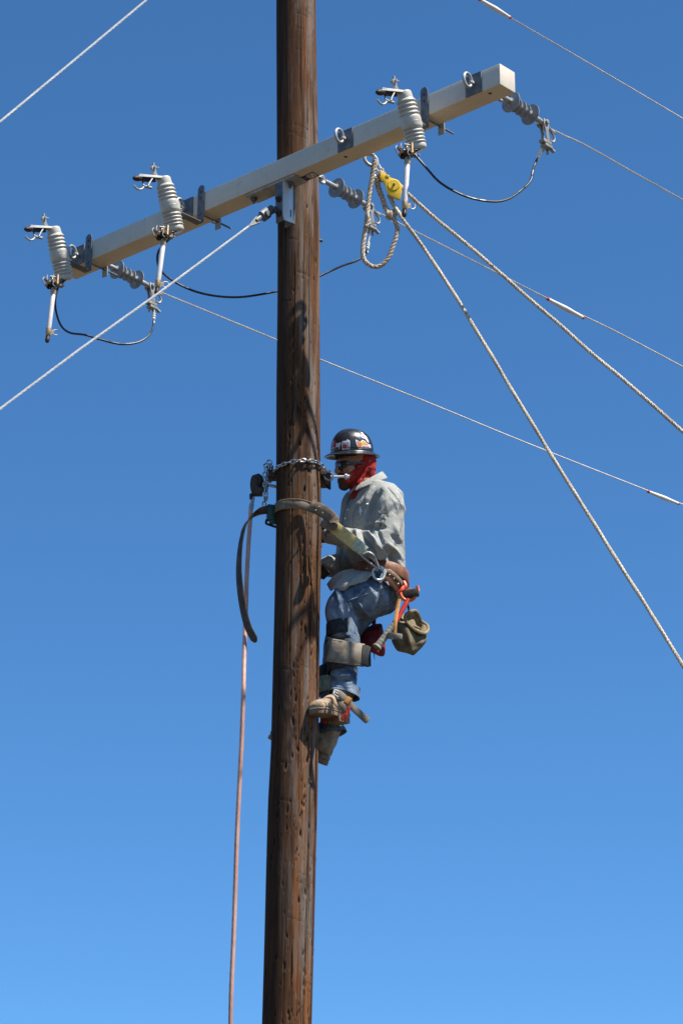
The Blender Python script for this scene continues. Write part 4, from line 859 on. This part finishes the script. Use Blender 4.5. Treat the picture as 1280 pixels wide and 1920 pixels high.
st = decal('torn_sticker', [(630, 830), (632.5, 832), (637, 829.5), (639.5, 831), (637, 836), (637.3, 840), (635, 844), (636, 849.5), (629.5, 850), (631, 845), (628.5, 840), (630, 836)], .0012, M['st_white'], hat)
decal('sticker_core', [(630.5, 838), (635, 839), (634, 844), (630.5, 844)], .0016, M['st_dark'], st)
decal('sticker_cap', [(631, 833), (637, 831.5), (635.5, 836), (631, 837)], .0016, M['st_white'], st)
decal('red_sticker', [(624, 826.5), (630, 826), (629, 836), (621.5, 840), (622, 832)], .0012, M['st_red'], hat)
decal('red_sticker_edge', [(624.5, 827), (626.5, 826.5), (623, 838), (621.8, 838)], .0015, M['st_white'], hat)
decal('white_sticker', [(621.5, 840.5), (627, 838), (626.5, 850), (620.5, 852)], .0012, M['st_white'], hat); decal('sticker_dot', circ(624, 844, 1.8), .0016, M['st_dark'], hat)
st = decal('flame_sticker', [(666, 824), (671, 826), (674, 829), (679, 824.5), (684, 827), (688, 831.5), (694, 834), (695, 842), (680, 841), (672, 842), (668.5, 834)], .0012, M['st_white'], hat)
decal('flame', [(669, 826.5), (672.5, 830), (677, 831), (680, 826.5), (684, 829), (688, 833), (692, 836), (677, 836.5), (675, 841), (672, 840), (670, 833)], .0017, M['st_orange'], st)
decal('flame_core', [(676, 831), (680, 828), (684, 830.5), (687, 833), (679, 834.5)], .0021, M['st_yellow'], st)
decal('banner', [(677.5, 834), (693, 836), (694, 840.5), (677.5, 840)], .0021, M['st_white'], st)
for k in range(6): decal('print', [(679.5 + k * 2.3, 835.8 + k * .25), (680.9 + k * 2.3, 836 + k * .25), (680.9 + k * 2.3, 838.4 + k * .2), (679.5 + k * 2.3, 838.2 + k * .2)], .0024, M['st_red'], st, sub=1)
decal('squiggle_sticker', [(676, 810), (680, 812), (682, 815.5), (686, 818), (688, 822), (690.5, 827), (691, 830.5), (688.5, 829), (685, 824), (682.5, 822.5), (678, 821), (676, 817.5), (678.5, 815.5), (677, 813)], .0012, M['st_white'], hat)
decal('squiggle_core', circ(680.5, 818, 1.5), .0016, M['st_blue'], hat)

# --- shirt
m = MB()
m.rings([ell(U(712, 1094, 0), .140, .118, tilt=-.1), ell(U(709, 1062, 0), .150, .122), ell(U(703, 1025, 0), .165, .135), ell(U(700, 985, 0), .178, .140), ell(U(702, 955, 0), .185, .128), ell(U(703, 935, 0), .178, .112, -.01), ell(U(699, 918, 0), .135, .088, -.012), ell(U(692, 906, 0), .078, .072, -.01)])
limb(m, [(SHL + V((-.01, .02, .0)), .076), (U(731, 955, -.19), .078), (U(727, 985, -.215), .072), (U(718, 1012, -.24), .066), (ELL + V((-.01, 0, 0)), .060), (U(690, 1022, -.21), .068), (U(662, 1012, -.165), .060), (U(636, 1006, -.14), .049), (U(617, 1004, -.112), .044)])
limb(m, [(SHR, .072), (SHR.lerp(ELR, .5), .066), (ELR, .062), (U(634, 1060, .07), .062), (U(614, 1062, -.02), .052)])
m.sphere(U(741, 955, -.02), .055, .09, .07)
F = [([(664, 915), (654, 935), (646, 960), (640, 995)], .006, 3), ([(690, 908), (676, 925), (664, 945), (655, 965)], .012, 3), ([(700, 915), (690, 930), (684, 945)], .008, 3), ([(712, 920), (700, 938), (694, 960), (688, 985)], -.016, 5), ([(726, 912), (735, 925), (745, 945)], -.004, 3),
     ([(690, 985), (706, 988), (722, 990)], -.013, 4), ([(686, 978), (700, 981), (716, 981)], .009, 3), ([(682, 992), (692, 1002), (704, 1016), (714, 1030)], .013, 3.2), ([(676, 994), (684, 1010), (694, 1026), (702, 1038)], -.015, 3.4), ([(667, 994), (672, 1010), (684, 1026), (694, 1036)], .013, 3.2),
     ([(658, 996), (662, 1010), (674, 1025), (686, 1034)], -.013, 3.6), ([(650, 996), (655, 1008), (664, 1018)], .010, 3.2), ([(706, 992), (712, 1006), (717, 1020)], -.010, 3.2), ([(640, 998), (645, 1010), (650, 1018)], -.008, 3), ([(700, 1005), (704, 1022), (706, 1036)], .010, 2.6), ([(622, 996), (640, 1006), (655, 1020)], .004, 3),
     ([(752, 935), (753, 960), (748, 985)], -.010, 4), ([(735, 1005), (745, 1015), (754, 1022)], -.013, 4), ([(728, 1020), (740, 1032), (752, 1048)], .012, 4), ([(722, 1030), (732, 1042), (740, 1060), (742, 1078)], -.016, 5), ([(708, 1045), (720, 1056), (730, 1072)], .012, 3.5), ([(702, 1050), (712, 1062), (720, 1074)], -.010, 3), ([(745, 1050), (752, 1065), (756, 1082)], .008, 4), ([(740, 985), (744, 1000), (742, 1015)], .008, 4),
     ([(650, 1020), (653, 1040), (658, 1062)], .012, 3.5), ([(640, 1025), (641, 1045), (645, 1068)], -.012, 4), ([(662, 1030), (666, 1050), (676, 1066)], -.012, 4), ([(672, 1040), (680, 1055), (688, 1066)], .009, 3), ([(610, 1040), (622, 1050), (636, 1052)], .010, 4), ([(606, 1062), (618, 1072), (632, 1078)], -.010, 4), ([(735, 930), (743, 945), (748, 960)], .006, 3)]
shirt, sbv = organic('shirt', m, .0052, M['shirt'], per, [(a, b * 1.55, c) for a, b, c in F], [((9, 9, 7), .006), ((24, 24, 18), .0028), ((60, 60, 50), .001)], 5)
# collar, placket, pocket, snaps, shoulder seam, shirt tail, sleeve lettering
cp = [U(692, 904, 0) + RT * math.cos(t_) * .084 + FT * (math.sin(t_) * .088 + .008) + ZZ * (-.055 * math.sin(t_) - .004) for t_ in [math.pi * (.56 + 1.88 * k / 30) for k in range(31)]]
cw = [(RT * math.cos(t_) + FT * math.sin(t_)) * -.75 + ZZ for t_ in [math.pi * (.56 + 1.88 * k / 30) for k in range(31)]]
MB().ribbon(cp, cw, [.040 + .020 * abs(k - 15) / 15 for k in range(31)], .008).build('collar', M['shirt'], shirt, 50)
for pl, wd in (([(652, 945), (644, 965), (638, 1000)], .004), ([(726, 914), (738, 925), (748, 940), (755, 955)], .0022), ([(714, 916), (706, 932), (703, 945), (712, 962)], .0018), ([(662, 960), (676, 955), (687, 951)], .002), ([(662, 960), (661, 978), (664, 990)], .0016)):
    p_ = surf_line(sbv, pl, .0010)
    if len(p_) > 3: MB().tube(p_, wd * .8, 6).build('seam', M['shirt'], shirt)
for px, py in ((653, 956), (648, 972), (688, 946)):
    p = on(sbv, px, py, .002)
    if p: MB().sphere(p, .007).build('snap', M['snap'], shirt, 180)
e1 = decal('chest_emblem', [(675, 950), (677, 949), (677.3, 953), (679.5, 957), (679, 961), (677.5, 960), (677.5, 967.5), (675.8, 967), (675.5, 962), (673.5, 963), (674, 956)], .003, M['st_white'], shirt, sbv)
def lettering(ch_, x, y, h, rot, parent, bv):
    cu = bpy.data.curves.new('t', 'FONT'); cu.body = ch_; cu.size = 1; cu.resolution_u = 4; cu.offset = .018; to = bpy.data.objects.new('t', cu); COL.objects.link(to)
    dg = bpy.context.evaluated_depsgraph_get(); me_ = bpy.data.meshes.new_from_object(to.evaluated_get(dg)); bm = bmesh.new(); bm.from_mesh(me_)
    bmesh.ops.triangulate(bm, faces=bm.faces[:]); bmesh.ops.subdivide_edges(bm, edges=[e for e in bm.edges if e.calc_length() > .2], cuts=3, use_grid_fill=True); bmesh.ops.triangulate(bm, faces=bm.faces[:])
    xs = [v.co.x for v in bm.verts]; cx_ = (min(xs) + max(xs)) / 2; vs = []; bm.verts.index_update()
    for v in bm.verts:
        u, w_ = (v.co.x - cx_) * h / .7, -(v.co.y - .35) * h / .7; p = on(bv, x + u * math.cos(rot) - w_ * math.sin(rot), y + u * math.sin(rot) + w_ * math.cos(rot), .0022); vs.append(p)
    fs = [[v.index for v in f.verts] for f in bm.faces]; fs = [f for f in fs if all(vs[i] is not None for i in f)]; vs = [v or V((0, 0, 5)) for v in vs]
    bm.free(); bpy.data.objects.remove(to); used = sorted({i for f in fs for i in f}); mp = {i: k for k, i in enumerate(used)}
    if used: MB().add([vs[i] for i in used], [[mp[i] for i in f] for f in fs]).build('sleeve_letter', M['letter'], parent, 180)
lettering('A', 722, 958, 18, .20, shirt, sbv); lettering('R', 719.5, 979, 17, .12, shirt, sbv)

# --- jeans
m = MB()
m.rings([ell(U(713, 1078, 0), .145, .118), ell(U(712, 1100, 0), .150, .120), ell(U(709, 1128, 0), .140, .105), ell(U(706, 1146, 0), .10, .08)])
limb(m, [(U(716, 1108, -.075), .118), (U(690, 1117, -.13), .116), (U(660, 1127, -.155), .106), (U(643, 1143, -.175), .093), (U(643, 1170, LY(1170)), .080), (U(646, 1205, LY(1205)), .077), (U(646, 1240, LY(1240)), .074), (U(645, 1268, LY(1268)), .070), (U(643, 1287, LY(1287)), .066)])
limb(m, [(U(702, 1112, .085), .112), (U(665, 1150, .05), .098), (U(640, 1195, .0), .085), (U(632, 1240, -.03), .076), (U(627, 1290, -.05), .068), (U(623, 1335, -.06), .064), (U(621, 1362, -.06), .060)])
J = [([(636, 1085), (640, 1105), (652, 1128)], -.009, 3.5), ([(628, 1098), (634, 1120), (640, 1150)], .008, 3), ([(690, 1088), (702, 1096), (712, 1110)], -.008, 3.5), ([(676, 1090), (690, 1100), (702, 1118)], .007, 3.5), ([(715, 1110), (714, 1130), (706, 1148)], -.011, 3.5), ([(704, 1112), (702, 1130), (694, 1150)], .009, 3), ([(692, 1120), (690, 1138), (682, 1155)], -.008, 3.5),
     ([(670, 1130), (684, 1148), (700, 1158)], .009, 3.2), ([(662, 1132), (672, 1152), (684, 1164)], -.012, 4), ([(622, 1148), (632, 1160), (640, 1172)], .009, 3), ([(634, 1140), (642, 1158), (648, 1172)], .009, 2.8), ([(628, 1150), (636, 1166), (642, 1176)], -.007, 2.6), ([(655, 1135), (662, 1155), (670, 1172)], -.007, 3), ([(616, 1270), (634, 1278), (655, 1276), (670, 1268)], -.010, 3), ([(616, 1262), (634, 1268), (654, 1266)], .009, 3), ([(618, 1282), (640, 1290), (660, 1290)], .008, 3), ([(650, 1245), (660, 1258), (668, 1266)], .008, 3), ([(662, 1240), (668, 1255), (666, 1275)], -.007, 3), ([(720, 1098), (735, 1115), (738, 1135)], -.008, 3.5), ([(726, 1120), (724, 1140), (712, 1158)], .008, 3)]
def cuff(c, ax, r, h, sq=.85):
    ax = ax.normalized(); n = V((1, 0, 0)); n = (n - ax * n.dot(ax)).normalized(); b = ax.cross(n); rings_ = []
    for d, q in ((-h, r * .93), (-h * .4, r * .98), (0, r * 1.06), (.004, r * 1.07), (.004, r * 1.02), (-h * .4, r * .93), (-h, r * .89)):
        rings_.append([c + ax * d + (n * math.cos(t_) + b * math.sin(t_) * sq) * q * (1 + .05 * math.sin(3 * t_ + 1)) for t_ in [2 * math.pi * k / 36 for k in range(36)]])
    return MB().rings(rings_, caps=False)
jeans, jbv = organic('jeans', m, .0056, M['denim'], per, [(a, b * 1.5, c) for a, b, c in J], [((10, 10, 8), .005), ((30, 30, 24), .0022)], 5)
cuff(U(644, 1303, LY(1303)), V((-.25, -.15, -1)), .077, .05).build('hem', M['denim'], jeans, 60)
cuff(U(622, 1376, -.06), V((.22, -.10, -1)), .070, .06).build('hem', M['denim'], jeans, 60)
for pl in ([(650, 1127), (680, 1116), (708, 1105), (737, 1096)], [(648, 1127), (652, 1150), (654, 1172)], [(706, 1106), (712, 1120), (716, 1132)], [(727, 1135), (734, 1120), (738, 1106)], [(727, 1135), (732, 1128), (740, 1122)]):
    p_ = surf_line(jbv, pl, .0012, 40)
    if len(p_) > 3: MB().tube(p_, .0017, 5).build('stitching', M['thread'], jeans)
# shirt tail hanging out over the thigh
top = [U(660, 1066, -.15), U(672, 1070, -.19), U(686, 1071, -.215), (U(700, 1073, -.225))]
bot = [(613, 1098, -.08), (620, 1106, -.16), (633, 1105, -.235), (646, 1104, -.265), (658, 1099, -.268), (668, 1093, -.265), (680, 1088, -.260), (692, 1082, -.255), (704, 1078, -.245)]
nb = 28; tb = resample(catmull(top, 6), .001); bb = resample(catmull([U(*q) for q in bot], 6), .001); rows = []
for i in range(9):
    v_ = i / 8; row = []
    for k in range(nb + 1):
        u = k / nb; a_ = tb[int(u * (len(tb) - 1))]; b_ = bb[int(u * (len(bb) - 1))]; p = a_.lerp(b_, v_); w_ = math.sin(u * 19 + v_ * 2) * .010 * v_ + math.sin(u * 43) * .004 * v_
        row.append(p + V((-.3, -.7, .5)) * (w_ + .028 * math.sin(math.pi * v_) * (1 - u * .6)))
    rows.append(row)
vs, fs = [p for r_ in rows for p in r_], []
nV = len(vs); vs = vs + [p + V((.004, .006, -.004)) for p in vs]; K = nb + 1
for i in range(8):
    for k in range(nb):
        q = (i * K + k, i * K + k + 1, (i + 1) * K + k + 1, (i + 1) * K + k); fs.append(q); fs.append(tuple(nV + x for x in q[::-1]))
for i in range(8):
    for k in (0, nb): a_, b_ = i * K + k, (i + 1) * K + k; fs.append((a_, b_, nV + b_, nV + a_))
for k in range(nb): a_, b_ = 8 * K + k, 8 * K + k + 1; fs.append((a_, b_, nV + b_, nV + a_)); fs.append((k, k + 1, nV + k + 1, nV + k))
MB().add(vs, fs).build('shirt_tail', M['shirt'], shirt, 180)

# --- gloves and watch
RH = (U(607, 1072, -.045),) + RH[1:]
for nm, h_, mt in (('glove', LH, M['glove']), ('glove', RH, M['glove'])):
    m = MB(); hand(m, *h_, 1.0, 1.02, .0035); organic(nm, m, .0036, mt, per, nz=[((50, 50, 50), .0012)], it=2)
m = MB(); d_ = LH[1].normalized(); m.torus(WRL + d_ * .004, d_, .039, .006, 24, 8); m.cyl(WRL + V((-.005, -.040, .012)), WRL + V((-.007, -.054, .016)), .016, 16); m.build('watch', M['rubber'], per)

# --- boots
def boot(heel, toe, up, ank, W=.098):
    d = (toe - heel); L = d.length; d.normalize(); up = (up - d * up.dot(d)).normalized(); sd_ = d.cross(up)
    def ring(x, w_, h, z0=.018, n=24):
        o_ = []
        for k in range(n):
            t_ = 2 * math.pi * k / n; cs, sn = math.cos(t_), math.sin(t_)
            o_.append(heel + d * x * L + sd_ * (abs(cs) ** .8 * math.copysign(w_ / 2, cs)) + up * (z0 + h * (.5 + .5 * math.copysign(abs(sn) ** .75, sn))))
        return o_
    m = MB(); m.rings([ring(.0, .050, .070), ring(.03, .068, .095), ring(.15, .076, .110), ring(.30, .080, .112), ring(.45, .086, .098), ring(.60, W, .078), ring(.75, W * 1.03, .064), ring(.88, W * .92, .056), ring(.96, W * .70, .046), ring(1.0, W * .40, .030)])
    m.sphere(heel + d * .82 * L + up * .045, .045, W * .47, .034, (d, sd_, up)); limb(m, [(heel + d * .16 * L + up * .07, .050), (heel.lerp(ank, .55) + d * .05 * L, .047), (ank, .048)])
    ol = []
    for x, w_ in ((0, .040), (.02, .060), (.1, .078), (.25, .076), (.4, .074), (.55, W * .95), (.7, W * 1.10), (.82, W * 1.08), (.92, W * .88), (.98, W * .60), (1.015, W * .25)): ol.append((x, w_))
    pl = [heel + d * x * L + sd_ * w_ / 2 for x, w_ in ol] + [heel + d * x * L - sd_ * w_ / 2 for x, w_ in ol[::-1]]
    hp_ = [heel + d * x * L + sd_ * w_ / 2 for x, w_ in ol[:5]] + [heel + d * x * L - sd_ * w_ / 2 for x, w_ in ol[:5][::-1]]
    return m, pl, hp_, d, up, sd_
LB = boot(U(648, 1349, -.125), U(587, 1339, -.335), V((.10, .12, 1)), U(645, 1292, -.165))
b1, b1v = organic('boot', LB[0], .0048, M['suede'], per, [([(612, 1308), (622, 1318), (636, 1330)], -.006, 2.5), ([(628, 1302), (634, 1315), (640, 1330)], -.006, 2.5), ([(604, 1312), (610, 1320), (612, 1332)], -.004, 2)], [((30, 30, 30), .0025)], 3)
MB().prism(LB[1], LB[4] * .024, .003).build('sole', M['sole'], b1, 30); MB().prism([p - LB[4] * .026 for p in LB[2]], LB[4] * .027, .003).build('boot_heel', M['sole'], b1, 30)
p_ = [p + LB[4] * .026 for p in LB[1]]; MB().tube([V(p) for p in p_], .0035, 6, closed=True).build('welt', M['suede'], b1)
RB = boot(U(615, 1427, -.07), U(504, 1386, .0), V((.32, -.22, 1)), U(621, 1370, -.06), .092)
b2, b2v = organic('boot', RB[0], .0048, M['suede'], per, [], [((30, 30, 30), .0025)], 3)
MB().prism(RB[1], RB[4] * .024, .008).build('sole', M['sole'], b2, 30); MB().prism([p - RB[4] * .026 for p in RB[2]], RB[4] * .027, .009).build('boot_heel', M['sole'], b2, 30)

# --- climbing irons: cuffs, knee pads, ankle straps, gaffs
def wrap(c, ax, r, wid, th, a0=0, a1=360, sq=1.0, n=40, slope=0.0):
    ax = ax.normalized(); x = V((-1, 0, 0)); x = (x - ax * x.dot(ax)).normalized(); y = ax.cross(x); pts = []
    for k in range(n):
        t_ = R(a0 + (a1 - a0) * k / (n - 1)); pts.append(c + (x * math.cos(t_) + y * math.sin(t_) * sq) * r + ax * slope * math.cos(t_))
    return MB().ribbon(pts, ax, wid, th)
ax1 = U(646, 1190, LY(1190)) - U(646, 1260, LY(1260))
cfp = catmull([U(668, 1214, LY(1214) + .06), U(642, 1209, LY(1210) + .098), U(619, 1210, LY(1210) + .055), U(612.5, 1215, LY(1214)), U(619, 1219, LY(1219) - .062), U(640, 1222, LY(1222) - .094), U(662, 1226, LY(1226) - .088), U(682, 1229, LY(1229) - .070)], 7)
li = MB().ribbon(cfp, [V((.10, 0, 1))] * len(cfp), .122, .009).build('leg_iron', M['padstrap'], per, 50)
wrap(U(644, 1183, LY(1183)), ax1, .0865, .075, .008, -75, 105).build('knee_pad', M['blackcloth'], li, 50); wrap(U(645, 1252, LY(1252)), ax1, .0835, .055, .008, -75, 95).build('shin_pad', M['blackcloth'], li, 50)
wrap(U(645, 1205, LY(1205)), ax1, .0900, .016, .008, -60, 110).build('upper_strap', M['blackcloth'], li, 50)
MB().ribbon(catmull([U(678, 1228.5, LY(1229) - .077), U(686, 1230, LY(1229) - .068), U(694, 1231, LY(1230) - .055)], 6), V((.10, 0, 1)), [.112] * 10 + [.104] * 3, .010).build('velcro_end', M['blackcloth'], li, 50)
MB().tube([p + V((.0, -.002, .054)) for p in cfp[10:-2]], .0022, 5).build('stitching', M['leather'], li); MB().tube([p + V((-.004, -.003, -.054)) for p in cfp[10:-2]], .0022, 5).build('stitching', M['leather'], li)
m = MB(); m.tube(catmull([U(633, 1200, -.19), U(632, 1250, -.17), U(630, 1300, -.16), U(630, 1335, -.17), U(636, 1345, -.20)], 6), .008, 8); m.build('shank', M['galv'], li)
m = MB(); m.tube([U(628, 1325, -.18), U(612, 1334, -.20), U(596, 1346, -.265)], [.009, .008, .002], 8); m.build('gaff', M['galv'], li)
st = catmull([U(626, 1297, -0.325), U(636, 1301, -0.355), U(648, 1312, -0.362), U(662, 1327, -0.360), U(676, 1340, -0.360), U(690, 1353, -0.360)], 8)
MB().ribbon(st, V((.55, 0, .8)), [.036] * (len(st) - 2) + [.034, .026], .0045).build('ankle_strap', M['padstrap'], li, 50)
MB().ribbon(catmull([U(630, 1299, -0.310), U(640, 1320, -0.365), U(648, 1335, -0.360), U(652, 1345, -0.350)], 6), V((.8, 0, .6)), .030, .006).build('ankle_band', M['leather'], li, 50)
MB().ribbon([U(649, 1318, -0.367), U(652.5, 1313, -0.369), U(656, 1308, -0.367)], V((.75, 0, -0.695)), .028, .010).build('keeper', M['amber'], li, 50)
m = MB(); q = U(631, 1299, -0.360)
for a, b in (((627, 1293), (636, 1297)), ((625, 1301), (634, 1307)), ((627, 1293), (625, 1301)), ((627, 1297), (634, 1301))): m.tube([U(*a, -0.362), U(*b, -0.366)], .0038, 7)
m.build('buckle', M['bright_steel'], li)
m = MB()
for k, (x, y) in enumerate(((652, 1331), (655, 1325), (648, 1338), (651, 1336), (644, 1341))): m.ribbon([U(x, y, -0.367), U(x - 3, y + 5, -0.367), U(x - 2 + k % 3, y + 10, -0.360)], V((1, 0, .4)), .016, .004)
m.build('red_tie', M['red'], li)
li2 = wrap(U(626, 1288, -.05), ZZ, .086, .085, .008, 0, 360).build('leg_iron', M['webgreen'], per, 50); wrap(U(630, 1262, -.04), ZZ, .088, .06, .008).build('shin_pad', M['blackcloth'], li2, 50)
m = MB(); m.ribbon([U(604, 1338, -.13), U(609, 1345, -.14), U(607, 1356, -.13)], V((1, -.3, 0)), .03, .006); m.build('red_tie', M['red'], li2)
m = MB(); m.tube(catmull([U(612, 1290, -.02), U(606, 1350, .0), U(602, 1400, .0), U(604, 1422, -.01)], 6), .008, 8); m.build('shank', M['galv'], li2)

# --- body belt
bt = [U(709, 1085, 0) + RT * math.cos(t_) * .168 + FT * math.sin(t_) * .148 + ZZ * (.020 * math.sin(t_) - .0) for t_ in [2 * math.pi * k / 60 for k in range(60)]]
T_b, _, _ = frames(bt, None, True); rs = []
for p in bt:
    o_ = (p - U(709, 1085, 0)); o_.z = 0; o_.normalize(); h = ZZ * .034; k = o_ * .005; rs.append([p - h + k * .4, p - h * .9 + k, p + h * .9 + k, p + h + k * .4, p + h - k * .4, p + h * .9 - k, p - h * .9 - k, p - h - k * .4])
belt = MB().rings(rs, closed=True).build('body_belt', M['tanleather'], per, 50)
bb_ = lambda px, py, y: U(px, py, y)
MB().ribbon(catmull([U(722, 1077, -.225), U(734, 1085, -.215), U(746, 1097, -.19), U(756, 1110, -.16)], 8), V((.25, 0, 1)), .074, .009).build('belt_pad', M['tanleather'], belt, 50)
MB().ribbon(catmull([U(712, 1070, -.232), U(728, 1072, -.228), U(744, 1084, -.21), U(756, 1098, -.18)], 8), V((.25, 0, 1)), .024, .007).build('belt_edge', M['leather'], belt, 50)
m = MB(); dc = U(709, 1076, -.245)
m.torus(dc, V((.15, -1, .1)), .029, .0062, 32, 9, 1.2, xax=(1, 0, .3)); m.prism([U(711, 1060, -.25), U(718, 1062, -.25), U(725, 1071, -.247), U(720, 1085, -.245), U(714, 1093, -.243), U(709, 1090, -.245), U(718, 1080, -.25), U(719, 1071, -.25)], (0, .008, 0), .0015); m.build('d_ring', M['bright_steel'], belt)
m = MB(); m.prism([U(721, 1090, -.235), U(727, 1096, -.232), U(730, 1098, -.23), U(727, 1090, -.235)], (0, .006, 0), .001); m.build('belt_plate', M['bright_steel'], belt)
for x, y in ((687, 1066), (730, 1078), (738, 1085), (746, 1095)):
    p = U(x, y, -.24); m = MB(); m.sphere(p, .005)
    m.build('rivet', M['bronze'], belt)

# ------------------------------------------------------------------ tools hung from the belt
bg_ = thing('tool_bag', U(770, 1180, -.08), 'olive canvas tool bag hanging open from the back of the belt', 'tool bag')
def bagring(pts): return [U(*p) for p in pts]
rings_ = []
def oval(cx_, cy_, rx, ry, rot, y, dy, n=28):
    o_ = []
    for k in range(n):
        t_ = 2 * math.pi * k / n; x_, z_ = rx * math.cos(t_), ry * math.sin(t_)
        o_.append(U(cx_ + x_ * math.cos(rot) - z_ * math.sin(rot), cy_ + x_ * math.sin(rot) + z_ * math.cos(rot), y - dy * math.sin(t_)))
    return o_
rings_ = [oval(772, 1226, 3, 2, .9, -.07, .02), oval(768, 1218, 22, 5, .15, -.07, .07), oval(766, 1205, 32, 8, .05, -.07, .09), oval(764, 1185, 32, 9, .30, -.07, .09), oval(766, 1166, 29, 10, .75, -.07, .085), oval(774, 1158, 26, 10, .95, -.07, .075)]
m = MB(); m.rings([oval(774, 1226.5, 3, 2, .9, -.07, .02), oval(767, 1216, 25, 5, -.10, -.07, .075), oval(767, 1200, 33, 7, .0, -.07, .095), oval(766, 1182, 34, 9, .30, -.07, .10), oval(768, 1167, 32, 10, .62, -.07, .09)])
organic('pouch', m, .005, M['canvas'], bg_, [([(760, 1165), (764, 1190), (772, 1224)], .012, 5), ([(745, 1170), (750, 1195), (762, 1215)], -.009, 5), ([(780, 1180), (784, 1200), (778, 1218)], -.010, 6), ([(770, 1172), (782, 1180), (798, 1186)], -.008, 4)], [((14, 14, 14), .006)], 5)
rim = [(771, 1146, -.16), (761, 1152, -.17), (759, 1161, -.17), (766, 1171, -.17), (776, 1180, -.165), (787, 1186, -.15), (797, 1187, -.12), (802, 1181, -.08), (800, 1172, -.06), (794, 1168, -.06), (788, 1163, -.07), (784, 1152, -.10), (778, 1145, -.13)]
rp = [U(*p) for p in rim]; rp = catmull(rp + rp[:1], 5)[:-1]; lo = [p.lerp(U(768, 1182, -.07), .42) for p in rp]; n_ = len(rp)
m = MB(); m.rings([lo, [p.lerp(q, .5) + V((0, -.01, 0)) for p, q in zip(lo, rp)], rp, [p + V((.002, .006, -.006)) for p in rp], [p.lerp(q, .55) + V((.004, .012, -.004)) for p, q in zip(rp, lo)], [q + V((.002, .006, 0)) for q in lo]], caps=False)
m.build('bag_mouth', M['canvas'], bg_, 180); MB().tube(rp, .0085, 8, closed=True).build('rolled_rim', M['canvas_edge'], bg_)
m = MB(); m.tube([U(758, 1108, -.10), U(763, 1130, -.12), U(768, 1150, -.13)], .012, 8, flat=.5); m.build('hanger', M['blackcloth'], bg_)
hm = thing('hammer', U(735, 1165, -.21), 'hammer with red shaft and ribbed grey grip slanting down from the belt', 'hammer')
ha, hb, hc_ = U(765, 1124, -.20), U(741, 1168, -.22), U(706, 1214, -.235)
MB().tube([ha, ha.lerp(hb, .5), hb], [.0165, .015, .0135], 14, flat=.8).build('shaft', M['red'], hm)
gr = [hb.lerp(hc_, k / 24) for k in range(25)]; rd = [.0155 + .0035 * (k / 24) + (.0018 if k % 3 == 0 else 0) + (.005 if k > 22 else 0) for k in range(25)]
MB().tube(gr, rd, 14).build('grip', M['grip'], hm)
m = MB(); m.box(ha + V((.012, .0, .03)), V((.042, -.01, .006)), V((0, .018, 0)), V((-.003, 0, .02)), .005); m.build('head', M['rust'], hm)
ck = thing('hook', U(767, 1110, -.19), 'bright orange curved hook clipped to the back of the belt', 'hook')
m = MB(); m.tube(catmull([U(757, 1100, -.19), U(752, 1106, -.20), U(751, 1115, -.205), U(756, 1123, -.205), U(764, 1126, -.205), U(773, 1124, -.205), U(780, 1116, -.205), U(783, 1106, -.20), U(782, 1099, -.20)], 6), .0088, 10); m.build('bow', M['orange'], ck)
m = MB(); m.tube(catmull([U(758, 1090, -.18), U(761, 1098, -.19), U(756, 1104, -.195), U(750, 1113, -.195)], 6), .011, 9, flat=.5); m.tube(catmull([U(757, 1104, -.20), U(751, 1108, -.205), U(746, 1114, -.20)], 4), .010, 9); m.build('tie', M['red'], ck)
m = MB(); m.prism([U(756, 1106, -.17), U(768, 1100, -.17), U(780, 1108, -.17), U(777, 1118, -.17), U(768, 1123, -.17), U(758, 1118, -.17)], (0, .03, 0), .005); m.build('holster', M['leather'], ck)
m = MB(); m.cyl(U(782, 1100, -.20), U(785, 1108, -.20), .006, 8); m.build('latch', M['bright_steel'], ck)
tr = thing('tape_roll', U(740, 1192, -.235), 'grey tape roll hanging on an amber strap beside the hammer', 'tape roll')
MB().ribbon(catmull([U(750, 1118, -.205), U(745, 1140, -.215), U(741, 1165, -.235), U(739.5, 1190, -.235)], 8), V((1, -.2, .1)), .019, .005).build('loop_strap', M['amber'], tr)
tc = U(739.5, 1193, -.235); axd = V((.10, -.22, 1)).normalized(); rs = []
xa = axd.orthogonal().normalized(); ya = axd.cross(xa)
for r_, z_ in ((.020, -.014), (.020, .014), (.038, .014), (.0395, .010), (.0395, -.010), (.038, -.014)): rs.append([tc + axd * z_ + (xa * math.cos(t_) + ya * math.sin(t_)) * r_ for t_ in [2 * math.pi * k / 36 for k in range(36)]])
MB().rings(rs, caps=False, closed=True).build('roll', M['grip'], tr, 40)
rpch = thing('pouch', U(700, 1205, .06), 'dark red canvas pouch hanging behind the knee', 'pouch')
m = MB(); m.rings([oval(712, 1229, 8, 3, .2, .06, .03), oval(704, 1218, 18, 6, .1, .06, .06), oval(698, 1204, 24, 8, 0, .06, .08), oval(697, 1190, 23, 8, -.2, .06, .08), oval(700, 1176, 16, 6, -.3, .06, .06)])
organic('pouch_body', m, .005, M['darkred'], rpch, [([(705, 1180), (707, 1200), (712, 1226)], -.010, 4), ([(690, 1185), (694, 1205), (700, 1216)], .008, 4)], [((18, 18, 18), .006)], 4)
m = MB(); m.tube([U(700, 1215, .03), U(701, 1228, .03), U(702, 1237, .03)], [.003, .0025, .001], 6); m.build('cord', M['rubber'], rpch)
m = MB(); m.tube([U(705, 1120, .08), U(702, 1150, .07), U(700, 1180, .06)], .010, 8); m.build('hanger', M['darkred'], rpch)
